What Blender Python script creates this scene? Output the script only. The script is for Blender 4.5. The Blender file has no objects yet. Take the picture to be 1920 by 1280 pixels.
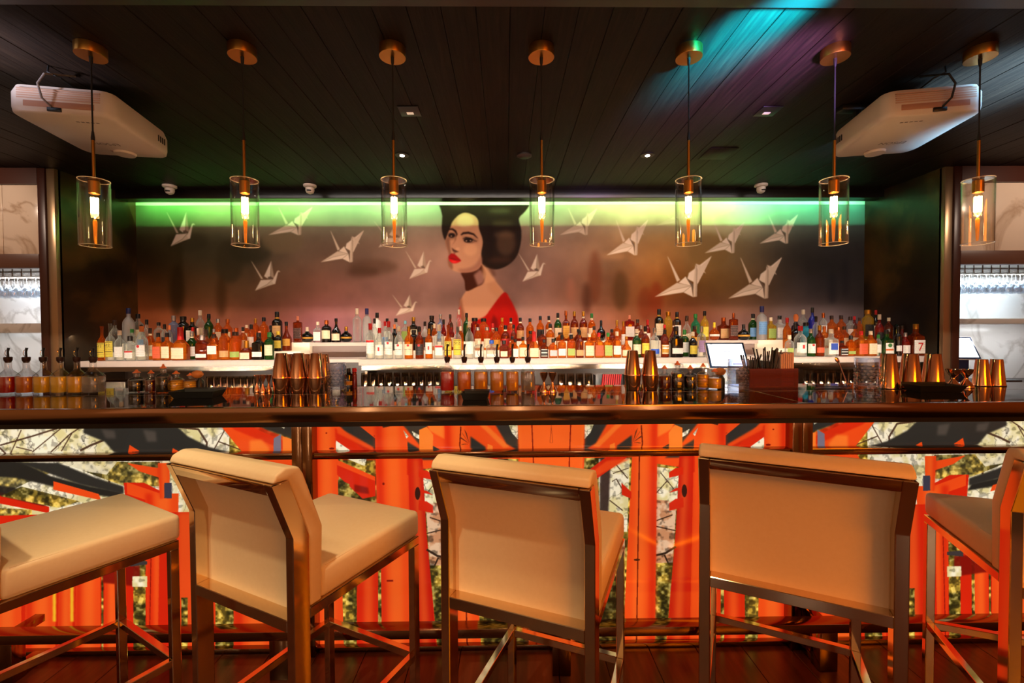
import bpy, bmesh, math, random
import numpy as np
from mathutils import Matrix, Vector
random.seed(7); RNG = np.random.default_rng(7)
SC = bpy.context.scene
COL = SC.collection
PI = math.pi
sin, cos, rad = math.sin, math.cos, math.radians

# ------------------------------------------------------------------ camera, world, lights
EYE = Vector((0, 0, 1.35)); FPX = 841.2
_y, _p, _r = rad(.744), rad(-1.233), rad(.304)
FW = Vector((sin(_y)*cos(_p), cos(_y)*cos(_p), sin(_p)))
_R = Vector((cos(_y), -sin(_y), 0)); _U = _R.cross(FW)
RT = _R*cos(_r) - _U*sin(_r); UP = _U*cos(_r) + _R*sin(_r)
cd = bpy.data.cameras.new('camera'); cd.sensor_width = 36; cd.lens = 36*FPX/1920; cd.clip_start = .05
co = bpy.data.objects.new('camera', cd); COL.objects.link(co)
co.matrix_world = Matrix(((RT.x, UP.x, -FW.x, 0), (RT.y, UP.y, -FW.y, 0), (RT.z, UP.z, -FW.z, 1.35), (0, 0, 0, 1)))
SC.camera = co
w = bpy.data.worlds.new('world'); SC.world = w; w.use_nodes = True
w.node_tree.nodes['Background'].inputs[0].default_value = (1, .62, .36, 1)
w.node_tree.nodes['Background'].inputs[1].default_value = .05
vs = SC.view_settings
SC.display_settings.display_device = 'sRGB'
vs.view_transform = 'Standard'; vs.look = 'None'; vs.gamma = 1; vs.use_curve_mapping = False
vs.exposure = 0.0
try:
    SC.cycles.max_bounces = 14; SC.cycles.transparent_max_bounces = 40; SC.cycles.transmission_bounces = 12
    SC.cycles.sample_clamp_indirect = 4; SC.cycles.use_denoising = True
except Exception: pass

def area(name, loc, tgt, sx, sy, power, col, spread=180):
    l = bpy.data.lights.new(name, 'AREA'); l.shape = 'RECTANGLE'; l.size = sx; l.size_y = sy
    l.energy = power; l.color = col; l.spread = rad(spread)
    o = bpy.data.objects.new(name, l); COL.objects.link(o); o.location = loc
    d = Vector(tgt) - Vector(loc); o.rotation_euler = d.to_track_quat('-Z', 'Y').to_euler(); return o
def spot(name, loc, tgt, power, col, ang, blend=.5, r=.03):
    l = bpy.data.lights.new(name, 'SPOT'); l.energy = power; l.color = col; l.spot_size = rad(ang); l.spot_blend = blend
    l.shadow_soft_size = r
    o = bpy.data.objects.new(name, l); COL.objects.link(o); o.location = loc
    d = Vector(tgt) - Vector(loc); o.rotation_euler = d.to_track_quat('-Z', 'Y').to_euler(); return o

# green LED channel above the mural (its slot lip makes the crisp lower edge)
for x0, x1, c, e in ((-3.5, -2.0, (.26, 1, .26), 10), (-2.0, .6, (.40, 1, .40), 15), (.6, 2.2, (.60, 1, .42), 8), (2.2, 3.5, (.18, 1, .50), 9)):
    area('green_strip_light', ((x0+x1)/2, 4.262, 2.684), ((x0+x1)/2, 4.40, 2.47), x1-x0, .005, e, c)
# warm strip behind the top tier of bottles, capped so it washes only the foot of the mural
area('shelf_wash_light', (0, 4.268, 1.215), (0, 4.40, 1.40), 7.0, .004, 11, (1, .88, .84))
# unseen strip added under the counter to light the bottle labels
area('label_light', (0, 2.36, .93), (0, 3.7, 1.22), 6.6, .004, 34, (1, .82, .64), 100)
# dining-room ceiling lamps almost above the stool backs
spot('room_downlight', (-1.55, .40, 2.62), (-1.45, 1.30, .75), 78, (1, .80, .47), 56, .7, .03)
spot('room_downlight', (-.74, .40, 2.62), (-.62, 1.28, .8), 96, (1, .80, .47), 48, .7, .03)
spot('room_downlight', (.04, .42, 2.62), (.08, 1.25, .8), 42, (1, .66, .29), 36, .7, .03)
area('room_glow', (2.4, -1.8, 2.4), (1.0, 1.1, .8), 1.6, 1.2, 31, (1, .26, .0), 80)
area('room_glow', (-2.2, -2.0, 2.5), (-1.2, 1, .6), 2, 1.4, 5, (1, .60, .28))
area('rear_wall_glow', (-2.6, -2.6, 1.2), (-2.6, -4, 1.2), 4.4, 1.2, 24, (1, .70, .40))  # added out-of-frame fill: brightens the rear wall that the metal reflects
area('rear_wall_glow', (2.6, -2.6, 1.2), (2.6, -4, 1.2), 4.4, 1.2, 22, (1, .28, .02))
area('side_wall_glow', (-4.9, -.6, 1.3), (-6.2, -.6, 1.3), 5, 1.2, 28, (1, .72, .45))  # added out-of-frame fill on the side walls for metal reflections
area('side_wall_glow', (4.9, -.6, 1.3), (6.2, -.6, 1.3), 5, 1.2, 20, (1, .30, .04))
area('ceiling_glow', (-2.2, -1.8, 1.9), (-2.2, -1.8, 2.66), 4.2, 1.6, 20, (1, .78, .52))  # added uplights: brighten the rear ceiling mirrored in the copper tins
area('ceiling_glow', (2.2, -1.8, 1.9), (2.2, -1.8, 2.66), 4.2, 1.6, 14, (1, .42, .10))
for x, c in ((-2.6, (1, .84, .68)), (-1.2, (1, .8, .62)), (.2, (1, .78, .58)), (1.4, (1, .74, .52)), (2.7, (1, .7, .48))):
    area('wall_sconce', (x, -3.92, 1.55), (x, 0, 1.5), .07, 1.3, 6, c)  # unseen strips added behind the camera for bright streaks on polished metal
area('projector_glow', (0, 1.05, 1.15), (0, 2.6, 2.66), 4.4, .3, 2, (1, .55, .36))  # unseen fill strip aimed up at the projectors from below
# ceiling spots over the back bar
for x in (-.83, 1.05):
    spot('back_bar_spot', (x, 3.32, 2.635), (x, 3.9, 1.2), 40, (1, .80, .62), 120, .8, .02)
area('mural_wash', (0, 3.2, 2.62), (0, 4.4, 1.75), 6.2, .06, 19, (1, .90, .80), 120)
# coloured party lamps hung above the stools, out of frame
spot('cyan_party_light', (1.30, 1.30, 2.36), (1.10, 1.94, 2.66), 7000, (.0, .60, 1), 28, 1, .05)
spot('blue_party_light', (3.0, 1.5, 2.1), (2.72, 2.2, 2.66), 2600, (.25, .62, 1), 48, 1, .08)
spot('grey_party_light', (-2.9, 1.4, 2.1), (-2.45, 1.92, 2.66), 420, (.75, .8, 1), 40, 1, .08)
spot('violet_party_light', (1.5, 1.6, 2.20), (1.28, 2.35, 2.66), 420, (.55, .3, 1), 50, 1, .05)
for x in (-4.1, 4.2):
    spot('niche_front_spot', (x, 2.7, 2.60), (x, 3.54, 2.2), 26, (1, .76, .58), 90, .8, .04)  # added warm fill brightening the marble above each niche
    area('under_shelf_light', (x, 3.72, 1.335), (x, 3.90, .95), 1.2, .03, 2.6 if x < 0 else 4, (.92, .97, 1))
# niche lamps
area('niche_light', (-4.0, 3.86, 1.83), (-4.0, 3.9, 1.0), .8, .1, 7, (.95, .97, 1))
area('niche_light', (4.15, 3.86, 1.83), (4.15, 3.95, 1.0), 1.0, .1, 13, (.80, .93, 1))

# ------------------------------------------------------------------ helpers
def proj_ray(px, py):
    return FW + RT*((px-960)/FPX) + UP*((640-py)/FPX)
def at(px, py, Y):
    d = proj_ray(px, py); return EYE + d*(Y/d.y)
def atz(px, py, z):
    d = proj_ray(px, py); return EYE + d*((z-EYE.z)/d.z)
def srgb(c):
    return tuple(((v/255)/12.92 if v/255 <= .04045 else ((v/255+.055)/1.055)**2.4) for v in c)

class MB:
    def __init__(s): s.v = []; s.f = []
    def add(s, vs, fs):
        o = len(s.v); s.v += [tuple(v) for v in vs]; s.f += [tuple(i+o for i in f) for f in fs]; return s
    def box(s, x0, x1, y0, y1, z0, z1, M=None):
        vs = [(x, y, z) for z in (z0, z1) for y in (y0, y1) for x in (x0, x1)]
        if M: vs = [M @ Vector(v) for v in vs]
        return s.add(vs, [(0, 2, 3, 1), (4, 5, 7, 6), (0, 1, 5, 4), (2, 6, 7, 3), (0, 4, 6, 2), (1, 3, 7, 5)])
    def lathe(s, prof, n=16, c=(0, 0, 0), e=2.0, dep=1.0, caps=True):
        # prof: (r, z); e: superellipse exponent; dep: depth ratio
        o = len(s.v); K = len(prof)
        for r, z in prof:
            for i in range(n):
                x, y = sup(2*PI*i/n, e)
                s.v.append((c[0]+r*x, c[1]+r*y*dep, c[2]+z))
        for k in range(K-1):
            for i in range(n):
                j = (i+1) % n
                s.f.append((o+k*n+i, o+k*n+j, o+(k+1)*n+j, o+(k+1)*n+i))
        if caps:
            s.f.append(tuple(o+i for i in range(n-1, -1, -1))); s.f.append(tuple(o+(K-1)*n+i for i in range(n)))
        return s
    def tube(s, pts, r, n=8):
        pts = [Vector(p) for p in pts]; o = len(s.v); K = len(pts)
        t0 = (pts[1]-pts[0]).normalized(); a = t0.orthogonal().normalized()
        for k, p in enumerate(pts):
            t = (pts[min(k+1, K-1)]-pts[max(k-1, 0)]).normalized()
            a = (a - t*a.dot(t)).normalized(); b = t.cross(a)
            rr = r[k] if isinstance(r, (list, tuple)) else r
            for i in range(n): s.v.append(tuple(p + a*(rr*cos(2*PI*i/n)) + b*(rr*sin(2*PI*i/n))))
        for k in range(K-1):
            for i in range(n):
                j = (i+1) % n; s.f.append((o+k*n+i, o+k*n+j, o+(k+1)*n+j, o+(k+1)*n+i))
        s.f.append(tuple(o+i for i in range(n-1, -1, -1))); s.f.append(tuple(o+(K-1)*n+i for i in range(n)))
        return s
    def bar(s, a, b, wx, wy, up=(0, 0, 1)):
        # rectangular bar from a to b
        a, b = Vector(a), Vector(b); t = (b-a).normalized(); u = Vector(up)
        sd = t.cross(u)
        if sd.length < 1e-4: sd = Vector((1, 0, 0))
        sd.normalize(); u = sd.cross(t)
        vs = [q + sd*(wx/2*i) + u*(wy/2*j) for q in (a, b) for j in (-1, 1) for i in (-1, 1)]
        return s.add(vs, [(0, 2, 3, 1), (4, 5, 7, 6), (0, 1, 5, 4), (2, 6, 7, 3), (0, 4, 6, 2), (1, 3, 7, 5)])
    def prism(s, poly, x0, x1):
        # polygon in (y, z) extruded along x
        n = len(poly); vs = [(x0, y, z) for y, z in poly] + [(x1, y, z) for y, z in poly]
        fs = [tuple(range(n)), tuple(range(2*n-1, n-1, -1))]
        fs += [(i, i+n, (i+1) % n+n, (i+1) % n) for i in range(n)]
        return s.add(vs, fs)
    def patch(s, prof, a0, a1, n=8, e=2.0, dep=1.0, c=(0, 0, 0)):
        # open curved patch facing -Y on a lathe
        o = len(s.v); K = len(prof)
        for r, z in prof:
            for i in range(n+1):
                x, y = sup(-PI/2 + a0 + (a1-a0)*i/n, e)
                s.v.append((c[0]+r*x, c[1]+r*y*dep, c[2]+z))
        for k in range(K-1):
            for i in range(n): s.f.append((o+k*(n+1)+i, o+k*(n+1)+i+1, o+(k+1)*(n+1)+i+1, o+(k+1)*(n+1)+i))
        return s
def sup(t, e):
    c, q = cos(t), sin(t)
    if e == 2: return c, q
    d = (abs(c)**e + abs(q)**e)**(1/e); return c/d, q/d

def mesh(mb, bevel=0, seg=2, smooth=True, ang=35, sub=0):
    me = bpy.data.meshes.new('m'); me.from_pydata(mb.v, [], mb.f); me.update()
    bm = bmesh.new(); bm.from_mesh(me)
    bmesh.ops.recalc_face_normals(bm, faces=bm.faces)
    if bevel: bmesh.ops.bevel(bm, geom=list(bm.edges), offset=bevel, segments=seg, affect='EDGES', profile=.5, clamp_overlap=True)
    bm.to_mesh(me); bm.free()
    if smooth:
        me.polygons.foreach_set('use_smooth', [True]*len(me.polygons)); me.set_sharp_from_angle(angle=rad(ang))
    return me
def obj(name, me, mat=None, parent=None, loc=None, rz=0, **kw):
    if isinstance(me, MB): me = mesh(me, **kw)
    o = bpy.data.objects.new(name, me); COL.objects.link(o)
    if mat and me is not None and not me.materials: me.materials.append(mat)
    if parent: o.parent = parent
    if loc is not None: o.location = loc
    if rz: o.rotation_euler.z = rz
    return o
def tag(o, label, cat, group=None, kind=None):
    o['label'] = label; o['category'] = cat
    if group: o['group'] = group
    if kind: o['kind'] = kind
    return o
def thing(name, label, cat, loc=(0, 0, 0), rz=0, group=None):
    o = bpy.data.objects.new(name, None); COL.objects.link(o); o.location = loc; o.rotation_euler.z = rz
    o.empty_display_size = .1
    return tag(o, label, cat, group)
def struct(name, me, mat, **kw):
    o = obj(name, me, mat, **kw); o['kind'] = 'structure'; return o
def dup(root, loc, rz=None, label=None):
    def cp(o, par):
        c = o.copy(); COL.objects.link(c); c.parent = par
        for ch in list(o.children): cp(ch, c)
        return c
    r = cp(root, None); r.location = loc
    if rz is not None: r.rotation_euler.z = rz
    if label: r['label'] = label
    return r

# ------------------------------------------------------------------ materials
def mat(name, col, rough=.5, metal=0., spec=.5, emit=None, es=0., coat=0., lin=False):
    m = bpy.data.materials.new(name); m.use_nodes = True; b = m.node_tree.nodes['Principled BSDF']
    c = col if lin else srgb(col)
    b.inputs['Base Color'].default_value = (*c, 1); b.inputs['Roughness'].default_value = rough
    b.inputs['Metallic'].default_value = metal; b.inputs['Specular IOR Level'].default_value = spec
    if emit is not None:
        b.inputs['Emission Color'].default_value = (*srgb(emit), 1); b.inputs['Emission Strength'].default_value = es
    if coat: b.inputs['Coat Weight'].default_value = coat; b.inputs['Coat Roughness'].default_value = .05
    return m
def nd(m, t, **kw):
    n = m.node_tree.nodes.new(t)
    for k, v in kw.items():
        if k in n.inputs.keys(): n.inputs[k].default_value = v
        else: setattr(n, k, v)
    return n
def lk(m, a, b): m.node_tree.links.new(a, b)
def ramp(m, fac, stops):
    r = m.node_tree.nodes.new('ShaderNodeValToRGB'); e = r.color_ramp.elements
    while len(e) < len(stops): e.new(.5)
    for q, (p, c) in zip(e, stops): q.position = p; q.color = (*srgb(c), 1)
    lk(m, fac, r.inputs[0]); return r
def noisy(m, stops, scale=(1, 1, 1), ns=4., detail=6, dist=0., bump=0., coords='Object'):
    """noise-driven base colour on an existing principled material"""
    b = m.node_tree.nodes['Principled BSDF']
    tc = nd(m, 'ShaderNodeTexCoord'); mp = nd(m, 'ShaderNodeMapping'); mp.inputs['Scale'].default_value = scale
    oi = nd(m, 'ShaderNodeObjectInfo')
    lk(m, tc.outputs[coords], mp.inputs['Vector'])
    n = nd(m, 'ShaderNodeTexNoise'); n.noise_dimensions = '4D'
    n.inputs['Scale'].default_value = ns; n.inputs['Detail'].default_value = detail; n.inputs['Distortion'].default_value = dist
    lk(m, mp.outputs[0], n.inputs['Vector'])
    mu = nd(m, 'ShaderNodeMath', operation='MULTIPLY'); mu.inputs[1].default_value = 20; lk(m, oi.outputs['Random'], mu.inputs[0]); lk(m, mu.outputs[0], n.inputs['W'])
    r = ramp(m, n.outputs['Fac'], stops); lk(m, r.outputs[0], b.inputs['Base Color'])
    if bump:
        bp = nd(m, 'ShaderNodeBump'); bp.inputs['Strength'].default_value = bump; bp.inputs['Distance'].default_value = .01
        lk(m, n.outputs['Fac'], bp.inputs['Height']); lk(m, bp.outputs[0], b.inputs['Normal'])
    return m
def glassy(name, tint, body=None, mixf=.25, rough=.03, edge=.35):
    """clear thin-walled glass: tinted see-through plus glossy, stronger at grazing angles"""
    m = bpy.data.materials.new(name); m.use_nodes = True; nt = m.node_tree; nt.nodes.clear()
    out = nt.nodes.new('ShaderNodeOutputMaterial'); tr = nt.nodes.new('ShaderNodeBsdfTransparent'); tr.inputs[0].default_value = (*srgb(tint), 1)
    pb = nt.nodes.new('ShaderNodeBsdfPrincipled'); pb.inputs['Base Color'].default_value = (*srgb(body or tint), 1)
    pb.inputs['Roughness'].default_value = rough; pb.inputs['Specular IOR Level'].default_value = .9
    lw = nt.nodes.new('ShaderNodeLayerWeight'); lw.inputs[0].default_value = edge
    mr = nt.nodes.new('ShaderNodeMapRange'); mr.inputs['To Min'].default_value = mixf; mr.inputs['To Max'].default_value = 1
    mx = nt.nodes.new('ShaderNodeMixShader')
    lk(m, lw.outputs['Facing'], mr.inputs['Value']); lk(m, mr.outputs[0], mx.inputs[0])
    lk(m, tr.outputs[0], mx.inputs[1]); lk(m, pb.outputs[0], mx.inputs[2]); lk(m, mx.outputs[0], out.inputs[0])
    return m
def clearglass(name, tint=(255, 255, 255), f=.04, edge=.2):
    m = bpy.data.materials.new(name); m.use_nodes = True; nt = m.node_tree; nt.nodes.clear()
    out = nt.nodes.new('ShaderNodeOutputMaterial'); tr = nt.nodes.new('ShaderNodeBsdfTransparent'); tr.inputs[0].default_value = (*srgb(tint), 1)
    gl = nt.nodes.new('ShaderNodeBsdfGlossy'); gl.inputs['Roughness'].default_value = .02
    lw = nt.nodes.new('ShaderNodeLayerWeight'); lw.inputs[0].default_value = edge
    mr = nt.nodes.new('ShaderNodeMapRange'); mr.inputs['To Min'].default_value = f; mr.inputs['To Max'].default_value = .75
    pw = nt.nodes.new('ShaderNodeMath'); pw.operation = 'POWER'; pw.inputs[1].default_value = 1.6
    mx = nt.nodes.new('ShaderNodeMixShader'); lk(m, lw.outputs['Facing'], pw.inputs[0]); lk(m, pw.outputs[0], mr.inputs['Value']); lk(m, mr.outputs[0], mx.inputs[0])
    lk(m, tr.outputs[0], mx.inputs[1]); lk(m, gl.outputs[0], mx.inputs[2]); lk(m, mx.outputs[0], out.inputs[0]); return m

M = {}
M['nickel'] = mat('dark_polished_nickel', (226, 204, 172), .10, 1.)
M['nickel_bar'] = mat('bronze_polished_metal', (138, 104, 74), .13, 1.)
M['leather'] = mat('cream_leather', (222, 196, 158), .42, spec=.4)
noisy(M['leather'], [(.3, (219, 192, 154)), (.7, (222, 196, 160))], ns=90, bump=.02)
M['ceil'] = mat('dark_stained_planks', (40, 27, 20), .5, spec=.12)
noisy(M['ceil'], [(.25, (17, 11, 8)), (.5, (28, 18, 13)), (.75, (41, 28, 20))], scale=(26, 1.6, 1), ns=2.2, detail=8, dist=.6, bump=.2)
M['darkwood'] = mat('dark_beam_wood', (26, 16, 12), .4)
M['ceilback'] = mat('black_ceiling_gap', (6, 5, 4), .9)
M['floorb'] = mat('floor_subsurface', (10, 6, 4), .8)
M['floor'] = mat('red_brown_floor_planks', (70, 30, 20), .28)
noisy(M['floor'], [(.3, (52, 22, 15)), (.7, (88, 44, 28))], scale=(20, 2, 1), ns=2, bump=.05)
M['bronzewall'] = mat('smoky_bronze_wall', (50, 32, 18), .35, .3)
noisy(M['bronzewall'], [(.32, (24, 17, 11)), (.5, (58, 40, 22)), (.68, (112, 76, 36))], ns=1.7, detail=5, dist=.4)
M['roomwall'] = mat('warm_room_wall', (196, 160, 124), .8)
M['trimdark'] = mat('dark_red_brown_trim', (66, 32, 22), .35)
M['trimlight'] = mat('brushed_bronze_strip', (176, 146, 112), .3, .7)
M['frame'] = mat('brown_niche_frame', (96, 62, 48), .4)
def marble(name, base, vein, sc=1.4):
    m = mat(name, base, .2); b = m.node_tree.nodes['Principled BSDF']
    tc = nd(m, 'ShaderNodeTexCoord'); n = nd(m, 'ShaderNodeTexNoise'); n.inputs['Scale'].default_value = sc; n.inputs['Detail'].default_value = 9; n.inputs['Distortion'].default_value = 1.6
    lk(m, tc.outputs['Object'], n.inputs['Vector'])
    r = ramp(m, n.outputs['Fac'], [(.0, base), (.46, base), (.50, vein), (.54, base)]); lk(m, r.outputs[0], b.inputs['Base Color']); return m
M['marble'] = marble('white_marble', (232, 230, 226), (196, 192, 186))
M['marblewarm'] = marble('warm_marble', (222, 200, 180), (184, 156, 132), 1.1)
M['brass'] = mat('brushed_brass', (190, 132, 58), .32, 1.)
M['cord'] = mat('black_cord', (14, 11, 10), .6)
M['pglass'] = clearglass('pendant_glass', (255, 254, 252), .03, .36)
M['rimglass'] = mat('polished_glass_rim', (214, 196, 178), .15, spec=.9)  # bright rim highlights put into a pale opaque colour
M['bulbglass'] = clearglass('bulb_glass', (255, 240, 214), .03)
M['filament'] = mat('glowing_filament', (255, 230, 190), .5, emit=(255, 226, 178), es=42)
M['amberrod'] = mat('amber_bulb_stem', (210, 120, 20), .3, emit=(255, 128, 12), es=.32)
M['white'] = mat('white_plastic', (204, 186, 174), .4)
M['whitewarm'] = mat('off_white_plastic_shell', (190, 150, 128), .45)
M['blackp'] = mat('black_plastic', (14, 13, 13), .35)
M['grey'] = mat('grey_print', (112, 98, 92), .7)
M['lamp'] = mat('lit_downlight_lens', (255, 255, 255), .4, emit=(255, 240, 220), es=30)
M['softlens'] = mat('pale_lens', (235, 210, 190), .5, emit=(255, 220, 190), es=.5)
M['counter'] = mat('dark_glass_countertop', (16, 15, 14), .035, spec=1.0)
M['counter'].node_tree.nodes['Principled BSDF'].inputs['IOR'].default_value = 1.9
M['seam'] = mat('pale_metal_inlay', (210, 205, 190), .2, .8)
M['shelf'] = mat('lit_shelf_acrylic', (196, 178, 166), .35, emit=(255, 226, 206), es=.16)
M['riser'] = mat('glowing_step_riser', (255, 240, 220), .4, emit=(255, 226, 180), es=.32)
M['stain'] = mat('stainless_steel', (120, 110, 100), .25, 1.)
M['bdark'] = mat('back_bar_black', (18, 14, 12), .3)
M['copper'] = mat('polished_copper', (250, 190, 152), .13, 1.)
M['steelcup'] = mat('polished_shaker_steel', (216, 190, 168), .08, 1.)
M['tumbler'] = clearglass('tumbler_glass', (244, 238, 230), .14, .45)
M['pourglass'] = clearglass('pour_bottle_glass', (250, 250, 250), .09, .42)
M['crystal'] = clearglass('cut_crystal', (236, 244, 255), .12, .4)
M['rubber'] = mat('black_rubber', (12, 11, 10), .5)
M['cork'] = mat('dark_brown_stopper', (48, 22, 14), .45)
M['screen'] = mat('lit_screen', (255, 255, 255), .3, emit=(236, 246, 255), es=1.6)
M['screenink'] = mat('screen_text_grey', (150, 160, 175), .5, emit=(150, 165, 185), es=.6)
M['bezel'] = mat('dark_blue_bezel', (20, 34, 60), .25)
M['caddy'] = glassy('amber_ribbed_plastic', (236, 150, 70), (128, 52, 12), .4, .12)
M['napkin'] = mat('pale_pink_napkins', (222, 178, 160), .8)
M['redp'] = mat('red_plastic_sleeve', (176, 26, 30), .3)
M['orangebulb'] = mat('tan_rubber_bulb', (206, 128, 62), .45)

# ------------------------------------------------------------------ tiny raster painter for the two flat pictures (code-drawn, no files)
class Paint:
    def __init__(s, x0, x1, z0, z1, ppm, Y, mir=None):
        s.x0, s.x1, s.z0, s.z1, s.ppm, s.Y, s.mir = x0, x1, z0, z1, ppm, Y, mir
        s.W, s.H = int((x1-x0)*ppm), int((z1-z0)*ppm)
        s.a = np.zeros((s.H, s.W, 3), np.float32)
    def P(s, p):   # photograph point on the plane y=Y -> canvas (col, row from the bottom)
        q = at(p[0], p[1], s.Y); return ((q.x-s.x0)*s.ppm, (q.z-s.z0)*s.ppm)
    def mask(s, poly, soft=0):
        pts = np.array([s.P(p) for p in poly]); pad = 2+int(3*soft)
        c0, r0 = np.floor(pts.min(0)).astype(int)-pad; c1, r1 = np.ceil(pts.max(0)).astype(int)+pad
        c0, r0 = max(c0, 0), max(r0, 0); c1, r1 = min(c1, s.W), min(r1, s.H)
        if c1 <= c0 or r1 <= r0: return None
        acc = 0
        for dx, dy in ((.25, .25), (.75, .25), (.25, .75), (.75, .75)):
            X, Yy = np.meshgrid(np.arange(c0, c1)+dx, np.arange(r0, r1)+dy); ins = np.zeros(X.shape, bool)
            for i in range(len(pts)):
                (xa, ya), (xb, yb) = pts[i], pts[i-1]
                if ya == yb: continue
                ins ^= ((ya > Yy) != (yb > Yy)) & (X < (xb-xa)*(Yy-ya)/(yb-ya)+xa)
            acc = acc + ins
        m = (acc/4).astype(np.float32)
        if soft: m = blur(m, soft)
        return m, c0, c1, r0, r1
    def poly(s, pts, col, op=1, soft=0, col2=None, axis=0):
        q = s.mask(pts, soft)
        if q is None: return
        m, c0, c1, r0, r1 = q; c = np.array(col, np.float32)/255
        if col2 is not None:
            t = np.linspace(0, 1, c1-c0)[None, :, None] if axis == 0 else np.linspace(1, 0, r1-r0)[:, None, None]
            c = c*(1-t) + np.array(col2, np.float32)/255*t
        a = s.a[r0:r1, c0:c1]; m = m[..., None]*op; a[:] = a*(1-m) + c*m
    def ell(s, cx, cy, rx, ry, col, op=1, soft=0, n=28, rot=0):
        s.poly([(cx+rx*cos(t)*cos(rot)-ry*sin(t)*sin(rot), cy+rx*cos(t)*sin(rot)+ry*sin(t)*cos(rot)) for t in (2*PI*i/n for i in range(n))], col, op, soft)
    def line(s, pts, wd, col, op=1, soft=0):
        L, R = [], []
        for i, p in enumerate(pts):
            a, b = pts[max(i-1, 0)], pts[min(i+1, len(pts)-1)]
            dx, dy = b[0]-a[0], b[1]-a[1]; d = math.hypot(dx, dy) or 1
            ww = wd[i] if isinstance(wd, (list, tuple)) else wd
            L.append((p[0]-dy/d*ww/2, p[1]+dx/d*ww/2)); R.append((p[0]+dy/d*ww/2, p[1]-dx/d*ww/2))
        s.poly(L+R[::-1], col, op, soft)
    def image(s, name):
        a = np.clip(s.a, 0, 1)
        im = bpy.data.images.new(name, s.W, s.H); px = np.ones((s.H, s.W, 4), np.float32); px[..., :3] = a
        im.pixels.foreach_set(px.ravel()); im.update(); im.pack(); return im
def blur(m, r):
    r = max(1, int(round(r)))
    for _ in range(2):
        for ax in (0, 1):
            p = np.pad(m, [(r+1, r) if k == ax else (0, 0) for k in (0, 1)], mode='edge'); c = np.cumsum(p, axis=ax)
            n = m.shape[ax]
            m = (np.take(c, range(2*r+1, 2*r+1+n), axis=ax) - np.take(c, range(0, n), axis=ax))/(2*r+1)
    return m
def fbm(h, w, base, octs=5, seed=0, sx=1., sy=1.):
    g = np.random.default_rng(seed); out = np.zeros((h, w), np.float32); amp = 1; tot = 0; f = base
    for _ in range(octs):
        nx, ny = int(w/f*sx)+3, int(h/f*sy)+3; t = g.random((ny, nx)).astype(np.float32)
        X = np.linspace(0, nx-2, w); Yv = np.linspace(0, ny-2, h); xi = X.astype(int); yi = Yv.astype(int)
        fx = (X-xi); fy = (Yv-yi)[:, None]; fx = fx*fx*(3-2*fx); fy = fy*fy*(3-2*fy)
        A = t[yi][:, xi]*(1-fx)+t[yi][:, xi+1]*fx; B = t[yi+1][:, xi]*(1-fx)+t[yi+1][:, xi+1]*fx
        out += amp*(A*(1-fy)+B*fy); tot += amp; amp *= .5; f /= 2
    return out/tot

# ------------------------------------------------------------------ room shell
ZC = 2.66                       # ceiling
XL, XR = -3.565, 3.54           # alcove returns
YM = 4.40                       # mural plane
ceil = struct('ceiling', MB().box(-6.2, 6.2, -4, 4.235, ZC+.022, ZC+.12).box(-6.2, 6.2, 4.235, 4.75, ZC+.16, ZC+.20), M['ceilback'])
PW = .1405
k = 0; plk = None
for i in range(-44, 44):
    x = .024 + i*PW
    if abs(x) > 6.0: continue
    if plk is None: plk = mesh(MB().box(.0010, PW-.0010, 1.55, 4.235, -.020, 0), bevel=.0015, seg=1)
    o = obj('plank', plk, M['ceil'], parent=ceil, loc=(x, 0, ZC+.020+.0006*((i*7) % 5)))
struct('ceiling_rear', MB().box(-6.2, 6.2, -4, 1.148, ZC-.012, ZC+.02), mat('pale_rear_ceiling', (206, 178, 150), .8))
struct('trim_1', MB().box(-6.2, 6.2, 1.15, 1.795, ZC-.032, ZC+.022), M['darkwood'], bevel=.004)
# soffit beam over the back bar, slot behind it for the green strip
struct('trim_2', MB().box(XL-.3, XR+.3, 4.175, 4.235, 2.588, ZC+.022).box(XL-.3, XR+.3, 4.235, 4.305, 2.588, 2.594).box(XL-.3, XR+.3, 4.235, 4.24, ZC+.022, ZC+.16), mat('glossy_beam', (20, 14, 10), .28, spec=.5), bevel=.003)
struct('wall_back', MB().box(-6.2, 6.2, YM+.02, YM+.35, 0, ZC+.12), M['bdark'])
for nm, x, s in (('wall_left', XL, -1), ('wall_right', XR, 1)):
    struct(nm, MB().box(min(x, x+s*.05), max(x, x+s*.05), 3.65 if s < 0 else 3.62, YM+.02, 0, ZC), M['bronzewall'])
fl = struct('floor', MB().box(-6.2, 6.2, -4, 4.75, -.10, -.022), M['floorb'])
fpl = None
for i in range(-17, 17):
    for j, (y0, y1) in enumerate(((-.6, .9), (.9, 2.1))):
        yo = .35*((i*5) % 3)/2
        if fpl is None: fpl = mesh(MB().box(.001, .199, 0, 1.4, -.022, 0), bevel=.0015, seg=1)
        if j == 0: obj('plank', fpl, M['floor'], parent=fl, loc=(i*.2, -.85+yo-.0, 0))
        else: obj('plank', fpl, M['floor'], parent=fl, loc=(i*.2, .552+yo, 0))
struct('wall_front', MB().box(-6.2, 6.2, -4.1, -4, 0, ZC+.1), M['roomwall'])
struct('wall_far_left', MB().box(-6.3, -6.2, -4, 4.75, 0, ZC+.1), M['roomwall'])
struct('wall_far_right', MB().box(6.2, 6.3, -4, 4.75, 0, ZC+.1), M['roomwall'])

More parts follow.
